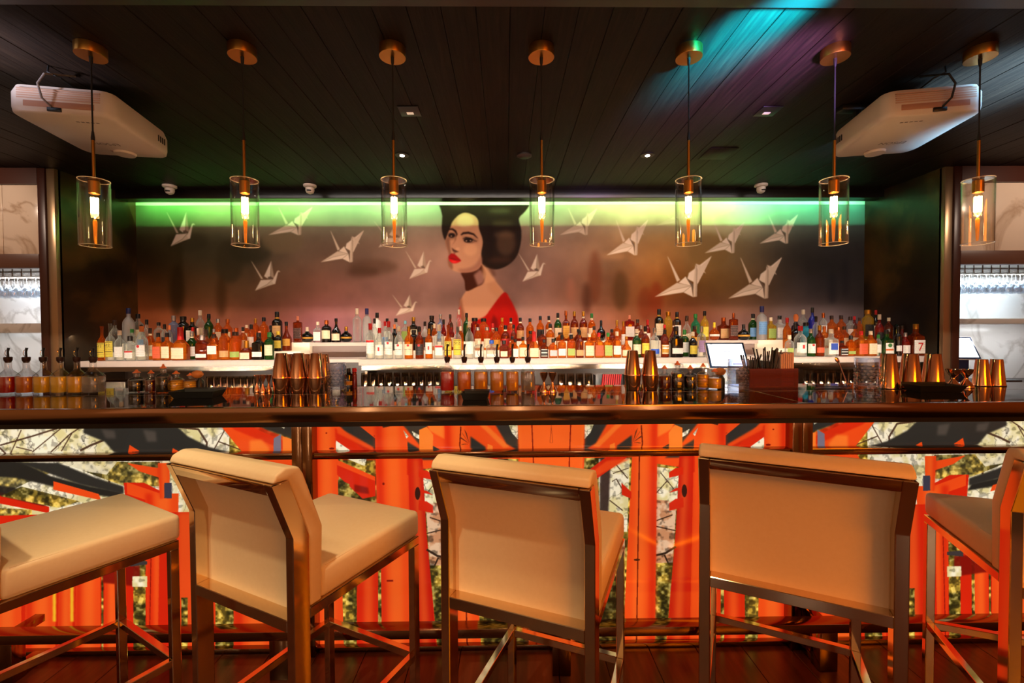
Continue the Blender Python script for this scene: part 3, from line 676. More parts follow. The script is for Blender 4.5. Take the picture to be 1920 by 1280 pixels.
# ------------------------------------------------------------------ bar stools
SW, SD, ZT, LEAN, ZK, ZBB, ZS, ZSB, ZST = .431, .479, 1.007, .054, .864, .663, .759, .684, .293
def make_stool():
    t = thing('bar_stool', 'x', 'stool')
    x, y0, y1 = SW/2, -SD/2, SD/2; tw, td = .027, .046
    N = M['nickel']
    def up(sx):   # rear leg that kinks and leans back
        mb = MB(); prof = [(y0, 0.), (y0, ZK), (y0-LEAN, ZT), (y0-LEAN+td, ZT), (y0+td, ZK-.004), (y0+td, 0)]
        a, b = (sx*x, sx*(x-tw)); return mb.prism(prof, min(a, b), max(a, b))
    for s in (-1, 1):
        obj('leg', up(s), N, t, bevel=.0018, seg=1)
        obj('leg', MB().box(*sorted((s*x, s*(x-.026))), y1-.030, y1-.004, 0, ZSB-.034), N, t, bevel=.0018, seg=1)
        obj('seat_rail', MB().box(*sorted((s*x, s*(x-.026))), y0+td, y1-.004, ZSB-.034, ZSB-.008), N, t, bevel=.0015, seg=1)
        obj('stretcher', MB().box(*sorted((s*(x-.002), s*(x-.024))), y0+td, y1-.030, ZST-.024, ZST), N, t, bevel=.0015, seg=1)
    obj('seat_rail', MB().box(-x+.026, x-.026, y1-.030, y1-.004, ZSB-.034, ZSB-.008), N, t, bevel=.0015, seg=1)
    obj('stretcher', MB().box(-x+.026, x-.026, y1-.028, y1-.006, ZST-.024, ZST), N, t, bevel=.0015, seg=1)
    obj('back_rail', MB().box(-x+tw, x-tw, y0, y0+td, ZBB-.030, ZBB), N, t, bevel=.0015, seg=1)
    dz = .030; k = LEAN/(ZT-ZK)
    obj('top_rail', MB().prism([(y0-LEAN+k*dz, ZT-dz), (y0-LEAN, ZT), (y0-LEAN+td, ZT), (y0-LEAN+k*dz+td, ZT-dz)], -x+tw, x-tw), N, t, bevel=.0015, seg=1)
    # seat cushion
    obj('seat', MB().box(-x+.002, x-.002, y0+td+.034, y1+.004, ZSB-.008, ZS), M['leather'], t, bevel=.016, seg=3, ang=60)
    zz = ZSB+.055
    obj('seam_piping', MB().tube([(-x+.010, y0+.10, ZS-.004), (-x+.012, y1-.012, ZS-.004), (x-.012, y1-.012, ZS-.004), (x-.010, y0+.10, ZS-.004)], .0022, 6), M['leather'], t)
    # back cushion: recessed rear panel between the uprights, thick pad in front rolled over the top
    g = .036
    obj('back_panel', MB().prism([(y0+g, ZBB-.002), (y0+g, ZK), (y0-LEAN+g+.006, ZT-.01), (y0-LEAN+td+.008, ZT-.01), (y0+td+.004, ZK), (y0+td+.004, ZBB-.002)], -x+tw, x-tw), M['leather'], t, ang=20)
    obj('backrest', MB().prism([(y0+td+.001, ZSB-.006), (y0+td+.001, ZK), (y0-LEAN+td+.001, ZT+.001), (y0-LEAN+.006, ZT+.002), (y0-LEAN+.014, ZT+.020), (y0-LEAN+.040, ZT+.031), (y0-LEAN+td+.030, ZT+.024), (y0-LEAN+td+.042, ZT+.004), (y0+td+.042, ZK), (y0+td+.036, ZSB-.006)], -x+.001, x-.001), M['leather'], t, bevel=.006, seg=3, ang=50)
    return t
st0 = make_stool()
SL = ['cream leather bar stool cut off at the left edge, showing its seat',
      'cream leather bar stool seen from behind, second from the left, lit palest',
      'tan-lit leather bar stool at the middle of the bar, seen from behind',
      'orange-lit leather bar stool seen squarely from behind, nearest the right',
      'brown-lit leather bar stool cut off at the right edge of the bar']
for i, (x, y, r, sx) in enumerate(((-1.375, 1.370, -.528, .991), (-.584, 1.359, -.462, .966), (.105, 1.304, -.397, .941), (.856, 1.353, -.480, 1.069), (1.634, 1.308, -.391, 1.0))):
    o = st0 if i == 0 else dup(st0, (x, y, 0))
    o.location = (x, y, 0); o.rotation_euler.z = r; o.scale.x = sx; o['label'] = SL[i]; o['group'] = 'bar stools along the counter'

# ------------------------------------------------------------------ pendants
PX0, PST, PY = -1.888, .6859, 2.10
def make_pendant():
    t = thing('pendant_lamp', 'x', 'lamp')
    zt = ZC-.0006
    obj('canopy', MB().lathe([(.059, -.045), (.060, -.043), (.060, 0)], 32), M['brass'], t)
    obj('cord_grip', MB().lathe([(.003, -.085), (.007, -.070), (.008, -.045)], 10), M['cord'], t)
    zj, zg, zb = 2.237-ZC, 2.055-ZC, 1.755-ZC
    obj('cord', MB().tube([(0, 0, -.045), (0, 0, zj+.02)], .0034, 8), M['cord'], t)
    obj('cord_grip', MB().lathe([(.0045, zj+.04), (.0075, zj+.012), (.0075, zj)], 10), M['cord'], t)
    obj('stem', MB().lathe([(.0065, zg-.01), (.0065, zj)], 12), M['brass'], t)
    obj('socket', MB().lathe([(.019, zg-.062), (.0215, zg-.060), (.0215, zg-.006), (.019, zg-.003)], 20), M['brass'], t)
    mb = MB(); R = .0585; th = .0025; nn = 40
    prof = [(.008, zg-.0025), (R-th-.004, zg-.0025), (R-th, zg-.006), (R-th, zb), (R, zb), (R, zg-.004), (R-.004, zg), (.008, zg)]
    mb.lathe(prof+[prof[0]], nn, caps=False); obj('glass_shade', mb, M['pglass'], t)
    obj('rim', MB().lathe([(R-.0032, zb-.0008), (R+.0006, zb-.0008), (R+.0006, zb+.0014), (R-.0032, zb+.0014), (R-.0032, zb-.0008)], nn, caps=False), M['rimglass'], t)
    obj('rim', MB().lathe([(R-.0035, zg-.0016), (R+.0005, zg-.0016), (R+.0005, zg+.0007), (R-.0035, zg+.0007), (R-.0035, zg-.0016)], nn, caps=False), M['rimglass'], t)
    b = obj('bulb', MB().lathe([(.012, zg-.062), (.0175, zg-.078), (.0175, zg-.155), (.010, zg-.172), (.003, zg-.178)], 16), M['bulbglass'], t)
    f = MB()
    for a in range(6): f.tube([(.0115*cos(a*PI/3), .0115*sin(a*PI/3), zg-.080), (.0115*cos(a*PI/3+.3), .0115*sin(a*PI/3+.3), zg-.150)], .0036, 6)
    obj('filament', f, M['filament'], b)
    obj('amber_stem', MB().lathe([(.004, zb+.012), (.006, zb+.03), (.0085, zg-.19), (.005, zg-.180)], 14), M['amberrod'], t)
    return t
pd = make_pendant()
PL = ['first pendant lamp from the left, clear glass cylinder in front of the left projector', 'second pendant lamp from the left, brass stem, before the left part of the mural',
      'pendant lamp just left of the painted woman, clear glass cylinder', 'pendant lamp just right of the painted woman, clear glass cylinder',
      'fifth pendant lamp from the left, over the bright right part of the mural', 'sixth pendant lamp from the left, in front of the right projector', 'last pendant lamp at the far right, before the bright niche']
for i in range(7):
    loc = (PX0+PST*i, PY, ZC)
    o = pd if i == 0 else dup(pd, loc); o.location = loc; o['label'] = PL[i]; o['group'] = 'pendant lamps over the bar'
    l = bpy.data.lights.new('bulb_glow', 'POINT'); l.energy = 5; l.color = (1, .74, .44); l.shadow_soft_size = .012
    lo = bpy.data.objects.new('bulb_glow', l); COL.objects.link(lo); lo.parent = o; lo.location = (0, 0, 1.935-ZC)

# ------------------------------------------------------------------ flat text (made once, reused)
TXT = {}
def text(s, size, mt, parent, loc, rot, name='lettering'):
    if s not in TXT:
        cu = bpy.data.curves.new('t', 'FONT'); cu.body = s; cu.align_x = 'CENTER'; cu.align_y = 'CENTER'; cu.resolution_u = 3; cu.extrude = .004
        ob = bpy.data.objects.new('t', cu); COL.objects.link(ob); dg = bpy.context.evaluated_depsgraph_get()
        TXT[s] = bpy.data.meshes.new_from_object(ob.evaluated_get(dg)); bpy.data.objects.remove(ob); TXT[s].materials.clear()
    me = TXT[s].copy()
    o = obj(name, me, mt, parent, loc); o.scale = (size, size, size); o.rotation_euler = rot; return o
for s in ('EPSON', '512', '7', 'BACARDI'):   # create the meshes early, the scene is still small
    text(s, 1, None, None, (0, 0, -9), (0, 0, 0)); bpy.data.objects.remove(COL.objects[-1])

# ------------------------------------------------------------------ projectors
def projector(loc, rz, label, mirror):
    t = thing('projector', label, 'projector', loc, rz, 'ceiling projectors')
    w2, d2, h = .225, .275, .135
    def rr(x2, y2, r, z):
        pts = []
        for cx, cy, a0 in ((x2-r, y2-r*1.7, 0), (-x2+r, y2-r*1.7, 90), (-x2+r, -y2+r, 180), (x2-r, -y2+r, 270)):
            ry = r*1.7 if a0 < 180 else r
            for i in range(6):
                a = rad(a0+18*i); pts.append((cx+r*cos(a), cy+ry*sin(a), z))
        return pts
    mb = MB(); rings = [rr(w2-.012, d2-.012, .05, 0), rr(w2-.003, d2-.003, .055, .008), rr(w2, d2, .055, .03), rr(w2, d2, .055, .10), rr(w2-.012, d2-.012, .05, h)]
    n = len(rings[0]); vs = [p for r in rings for p in r]
    fs = [(k*n+i, k*n+(i+1) % n, (k+1)*n+(i+1) % n, (k+1)*n+i) for k in range(4) for i in range(n)] + [tuple(range(n-1, -1, -1)), tuple(range(4*n, 5*n))]
    obj('housing', mb.add(vs, fs), M['white'], t, ang=50)
    # connector recess at the rear, ridges above it
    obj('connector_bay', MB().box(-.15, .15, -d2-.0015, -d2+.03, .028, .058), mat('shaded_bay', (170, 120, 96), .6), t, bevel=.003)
    s = 1 if mirror else -1
    obj('socket', MB().box(s*.02-.03, s*.02+.03, -d2-.004, -d2+.02, .010, .030), M['blackp'], t, bevel=.002)
    for q in range(5):
        obj('ridge', MB().box(-w2+.05, w2-.05, -d2-.003, -d2+.004, .066+q*.011, .071+q*.011), M['whitewarm'], t)
    obj('lens_ring', MB().lathe([(.05, -.012), (.055, 0), (.055, .02)], 24, c=(0, d2-.06, 0)), M['white'], t)
    for q in range(4):
        obj('vent_slot', MB().box(-s*(w2+.0015)-.002, -s*(w2+.0015)+.002, .12+q*.02, .127+q*.02, .05, .085), M['blackp'], t)
    text('EPSON', .045, M['grey'], t, (.02*s, .085, -.0004), (0, PI, 0))
    obj('rating_label', MB().box(-.06, .03, .18, .21, -.0012, .001), mat('grey_label', (176, 150, 140), .7), t)
    for q in range(5): obj('small_print', MB().box(-s*.02+q*.022*(-s), -s*.02+q*.022*(-s)+.014, -.20, -.192, -.001, .001), M['grey'], t)
    obj('mount_plate', MB().box(-.10, .10, -.12, .12, h+.001, h+.016), M['blackp'], t, bevel=.003)
    obj('mount_pole', MB().box(-.035, .035, -.035, .035, h+.016, ZC-loc[2]-.001), M['blackp'], t, bevel=.003)
    c = obj('cable', MB().tube([(s*.03, -d2-.002, .03), (s*.05, -d2-.03, .06), (s*.055, -d2-.045, .12), (s*.03, -d2-.04, .17), (s*.0, -d2+.02, .20), (s*-.02, -d2+.08, ZC-loc[2]-.002)], .005, 8), M['grey'] if not mirror else M['cord'], t)
    obj('cable', MB().tube([(-s*.02, -.10, h+.010), (-s*.02, -.2, .165), (-s*.01, -d2, .175), (s*.03, -d2-.02, .19), (s*.04, -d2+.0, ZC-loc[2]-.002)], .004, 8), M['cord'], t)
    return t
projector((-2.235, 2.525, 2.43), rad(10), 'white ceiling projector above the left end of the bar', False)
projector((2.205, 2.51, 2.43), rad(-11), 'white ceiling projector above the right end of the bar', True)

# ------------------------------------------------------------------ small ceiling fittings
def camera_dome(px, py, label):
    p = atz(px, py, ZC-.001); t = thing('security_camera', label, 'camera', (p.x, p.y, ZC), 0, 'ceiling cameras')
    obj('base', MB().lathe([(.044, -.022), (.055, -.014), (.055, -.0005)], 24), M['white'], t)
    obj('ball', MB().lathe([(.012, -.078), (.030, -.068), (.038, -.048), (.036, -.025)], 20), M['white'], t)
    obj('eye', MB().lathe([(.006, -.010), (.018, -.008), (.020, 0)], 16, c=(.004, -.028, -.052)), M['blackp'], t)
camera_dome(318, 348, 'white dome camera on the ceiling, left of the second pendant'); camera_dome(581, 347, 'white dome camera on the ceiling, between second and third pendants'); camera_dome(1427, 346, 'white dome camera on the ceiling, right of the fifth pendant')
for px, lb in ((754, 'small lit round downlight beside the third pendant'), (1214, 'small lit round downlight left of the fifth pendant')):
    p = atz(px, 291, ZC-.001); t = thing('downlight', lb, 'light', (p.x, p.y, ZC), 0, 'lit ceiling downlights')
    obj('trim_ring', MB().lathe([(.036, -.004), (.050, -.003), (.050, .0)], 24), M['blackp'], t)
    obj('lens', MB().lathe([(.016, -.006), (.018, -.004)], 16), M['lamp'], t)
for px, py, lb in ((768, 208, 'dark square recessed spotlight near the third pendant cord'), (1440, 208, 'dark square recessed spotlight between fifth and sixth pendants')):
    p = atz(px, py, ZC-.001); t = thing('recessed_spotlight', lb, 'light', (p.x, p.y, ZC), 0, 'square ceiling spotlights')
    obj('frame', MB().box(-.06, .06, -.06, .06, -.006, -.0005), M['blackp'], t, bevel=.002)
    obj('lens', MB().box(-.02, .02, .005, .03, -.009, -.005), M['softlens'], t, bevel=.002)
p = atz(983, 290, ZC-.001); o = obj('smoke_detector', MB().lathe([(.04, -.02), (.055, -.012), (.055, -.0005)], 24), M['darkwood'], loc=(p.x, p.y, ZC)); tag(o, 'dark round ceiling detector left of the fourth pendant stem', 'detector')
p = atz(1346, 288, ZC-.001); o = obj('access_panel', MB().box(-.10, .10, -.11, .11, -.004, -.0005), M['ceil'], loc=(p.x, p.y, ZC), bevel=.002); tag(o, 'flush square wood access panel in the dark ceiling', 'panel')
p = atz(1605, 200, ZC-.001); o = obj('projector_bracket', MB().box(-.10, .10, -.03, .03, -.03, -.0005).box(-.012, .012, -.012, .012, -.09, -.03), M['blackp'], loc=(p.x, p.y, ZC), bevel=.002); tag(o, 'black ceiling bracket left of the right projector', 'bracket')

# ------------------------------------------------------------------ back bar: counter, tiers of lit shelves
TY = {1: (3.60, 3.80), 2: (3.80, 3.98), 3: (3.98, 4.20)}
TZ = {1: 1.135, 2: 1.195, 3: 1.265}
bb = thing('back_bar_counter', 'stainless back bar worktop with dark shelves under the lit bottle steps', 'counter', (0, 3.6, 0))
def qp(par, name, mb, mt, o0, **kw):
    o = obj(name, mb, mt, **kw); o.parent = par; o.matrix_parent_inverse = Matrix.Translation(-Vector(o0)); return o
O = (0, 3.6, 0)
qp(bb, 'worktop', MB().box(XL+.005, XR-.005, 3.05, 4.38, .84, .88), M['stain'], O, bevel=.003)
qp(bb, 'cabinet', MB().box(XL+.005, XR-.005, 3.12, 4.38, 0, .84), M['bdark'], O)
WB = bpy.data.objects['wall_back']
qp(WB, 'dado_board', MB().box(XL+.005, XR-.005, 4.0, 4.03, .88, 1.10), mat('dim_back_board', (70, 52, 40), .35), (0, 0, 0))
units = {'left': (at(150, 676, 3.6).x, at(545, 676, 3.6).x), 'centre': (at(672, 674, 3.6).x, at(1341, 671, 3.6).x), 'right': (at(1467, 668, 3.6).x, at(1738, 666, 3.6).x)}
SHL = {'left': 'left lit stepped bottle shelf with white front edge', 'centre': 'long middle lit stepped bottle shelf below the painted woman', 'right': 'right lit stepped bottle shelf beside the point of sale screen'}
for nm, (a, c) in units.items():
    sh = thing('bottle_shelf', SHL[nm], 'shelf', ((a+c)/2, 3.6, 0), 0, 'lit stepped bottle shelves'); o0 = ((a+c)/2, 3.6, 0)
    qp(sh, 'step', MB().box(a, c, TY[1][0], TY[1][1], TZ[1]-.048, TZ[1]), M['shelf'], o0, bevel=.003)
    qp(sh, 'step', MB().box(a+.01, c-.01, TY[2][0], TY[2][1], TZ[1]-.048, TZ[2]), M['riser'], o0, bevel=.003)
    qp(sh, 'step', MB().box(a+.01, c-.01, TY[3][0], 4.225, TZ[1]-.048, TZ[3]), M['riser'], o0, bevel=.003)
    qp(sh, 'steel_hood', MB().prism([(3.66, 1.045), (3.66, 1.0865), (3.98, 1.0865), (3.98, 1.03)], a+.005, c-.005), M['stain'], o0)
    for x in (a+.02, c-.04): qp(sh, 'bracket', MB().box(x, x+.02, 3.70, 3.97, .881, 1.029), M['stain'], o0)
for nm, a, c in (('left', units['left'][1]+.004, units['centre'][0]-.004), ('right', units['centre'][1]+.004, units['right'][0]-.004)):
    sh = thing('bridge_shelf', 'white upper shelf bridging the gap between the %s and %s bottle steps' % (('left', 'middle') if nm == 'left' else ('middle', 'right')), 'shelf', ((a+c)/2, 3.98, 0), 0, 'bridge shelves'); o0 = ((a+c)/2, 3.98, 0)
    qp(sh, 'board', MB().box(a, c, 3.94, 4.225, TZ[3]-.03, TZ[3]), M['shelf'], o0, bevel=.002)
    qp(sh, 'back_panel', MB().box(a, c, 4.0, 4.02, TZ[1]-.048, TZ[3]-.031), mat('grey_back_panel', (150, 132, 128), .5), o0)
    qp(sh, 'lower_board', MB().box(a, c, 3.70, 3.99, TZ[1]-.03, TZ[1]), M['shelf'], o0, bevel=.002)
o = obj('shelf_cap', MB().box(XL+.01, XR-.01, 4.2255, 4.2843, 1.259, 1.262).box(XL+.01, XR-.01, 4.2255, 4.229, 1.10, 1.262), M['bdark']); tag(o, 'dark ledge hiding the light strip behind the top bottle tier', 'ledge')  # unseen cap added to end the strip's wash low on the mural

# ------------------------------------------------------------------ liquor bottles
GL = {'A': ('amber', (250,196,108), (190,84,14)), 'D': ('dark amber', (224,142,62), (112,36,8)), 'C': ('clear', (242,244,240), (200,204,200)), 'F': ('frosted', (214,212,210), (190,184,180)),
      'G': ('green', (130,176,96), (24,70,26)), 'K': ('black', (40,26,20), (18,14,13)), 'R': ('red', (224,100,60), (130,20,12)), 'B': ('cobalt blue', (90,116,232), (14,34,150)), 'Y': ('pale gold', (248,228,150), (200,160,50)),
      'P': ('purple', (120,70,110), (40,16,34)), 'T': ('turquoise', (150,226,236), (40,160,190)), 'L': ('pale blue', (170,176,206), (140,146,180)), 'W': ('white', (236,232,226), (232,228,222)), 'V': ('teal green', (140,216,180), (40,140,96))}
GM = {}
for k_, (nm_, ti, bo) in GL.items():
    mf = {'C': .07, 'F': .55, 'W': .97, 'K': .85, 'D': .5, 'P': .75, 'G': .5, 'B': .5, 'T': .5, 'R': .55}.get(k_, .30)
    GM[k_] = glassy('bottle_glass_'+nm_.replace(' ', '_'), ti, bo, mf, .3 if k_ in 'FW' else .06)
CC = {'k': ('black', (16,14,14)), 'g': ('gold', (196,140,50)), 'r': ('red', (196,24,26)), 'w': ('cream', (228,206,176)), 's': ('silver', (176,170,166)), 'c': ('copper', (200,104,50)), 'n': ('navy', (30,34,90)), 'b': ('blue', (40,90,190)), 'v': ('green', (40,120,50)), 't': ('teal', (110,170,180)), 'y': ('yellow', (226,190,40)), 'd': ('dark brown', (52,30,20)), 'p': ('pink', (220,130,96)), 'o': ('orange', (226,120,60)), '0': ('no', (200, 200, 200))}
CM = {k_: mat('cap_'+v[0].replace(' ', '_'), v[1], .35, .9 if k_ in 'gsc' else 0) for k_, v in CC.items()}
LC = {'W': ('white', (244,240,232)), 'C': ('cream', (240,222,186)), 'Y': ('yellow', (224,204,70)), 'O': ('orange-red', (226,92,54)), 'V': ('light green', (164,190,96)), 'K': ('black', (26,24,24)), 'B': ('blue', (48,92,200)), 'T': ('tan', (206,160,104)), 'P': ('lilac', (176,150,200)), 'S': ('silver', (196,198,204)), 'R': ('red', (186,40,34)), 'U': ('sky blue', (110,160,214)), 'G': ('gold', (206,150,50)), 'D': ('dark', (60,40,34))}
LM = {}
for k_, (nm_, c_) in LC.items():
    LM[k_] = m = mat('label_'+nm_.replace(' ', '_').replace('-', '_'), c_, .6); b = m.node_tree.nodes['Principled BSDF']
    tc = nd(m, 'ShaderNodeTexCoord'); sx = nd(m, 'ShaderNodeSeparateXYZ'); lk(m, tc.outputs['Generated'], sx.inputs[0])
    wv = nd(m, 'ShaderNodeMath', operation='SINE'); mu_ = nd(m, 'ShaderNodeMath', operation='MULTIPLY'); mu_.inputs[1].default_value = 42; lk(m, sx.outputs['Z'], mu_.inputs[0]); lk(m, mu_.outputs[0], wv.inputs[0])
    no = nd(m, 'ShaderNodeTexNoise'); no.inputs['Scale'].default_value = 9; lk(m, tc.outputs['Generated'], no.inputs['Vector'])
    ad = nd(m, 'ShaderNodeMath', operation='MULTIPLY'); lk(m, wv.outputs[0], ad.inputs[0]); lk(m, no.outputs['Fac'], ad.inputs[1])
    lite = sum(c_) < 240
    r_ = ramp(m, ad.outputs[0], [(.40, c_), (.50, tuple(min(255, v*2.6+40) for v in c_) if lite else tuple(v*.62 for v in c_)), (.6, c_)]); lk(m, r_.outputs[0], b.inputs['Base Color'])
LINK = mat('label_ink_black', (24, 20, 18), .6); LRED = mat('label_ink_red', (206, 34, 30), .6); LYEL = mat('label_ink_gold', (200, 150, 60), .5); LGRN = mat('label_ink_green', (50, 120, 50), .6); LBLU = mat('label_ink_blue', (40, 80, 190), .6)
# kind: body profile (r, z as fractions), neck r, neck top, cap bottom, label z range, superellipse, depth
BK = {'s': ([(.9,0),(1,.012),(1,.54),(.96,.60),(.78,.66),(.50,.72)], .34, .88, .84, (.12,.46), 2, 1, 'round-shouldered'),
      't': ([(.9,0),(1,.012),(1,.64),(.92,.69),(.62,.74)], .36, .93, .82, (.16,.54), 2, 1, 'tall slim'),
      'q': ([(.9,0),(1,.012),(1,.58),(.95,.62),(.55,.67),(.40,.70)], .34, .90, .84, (.08,.50), 5, .92, 'square'),
      'd': ([(.9,0),(1,.012),(1,.48),(.94,.55),(.75,.62),(.40,.67),(.24,.72)], .22, .94, .93, (.10,.52), 2, 1, 'domed'),
      'w': ([(.9,0),(1,.015),(1,.40),(.94,.46),(.66,.54),(.38,.62)], .30, .86, .62, (.05,.38), 4, .9, 'broad'),
      'f': ([(.92,0),(1,.015),(1,.56),(.96,.64),(.80,.70),(.45,.73)], .36, .88, .80, (.10,.40), 3.4, .6, 'flat flask'),
      'o': ([(.40,0),(.72,.03),(.95,.14),(1,.28),(.95,.42),(.72,.54),(.40,.60)], .22, .82, .66, (.22,.34), 2, 1, 'globe-shaped'),
      'a': ([(.9,0),(1,.012),(1,.40),(.95,.46),(.60,.56),(.36,.66)], .28, .90, .86, (.08,.36), 2, 1, 'sloping'),
      'r': ([(.95,0),(1,.01),(1,.74),(.9,.77),(.3,.79)], .22, .9, .84, (.15,.55), 6, .55, 'rectangular'),
      'j': ([(.9,0),(1,.012),(1,.62),(.97,.70),(.70,.76)], .50, .92, .86, (.10,.50), 2, 1, 'stout')}
CROP = {'A': 0, 'B': 320, 'C': 640, 'D': 960, 'E': 1280, 'F': 1600}
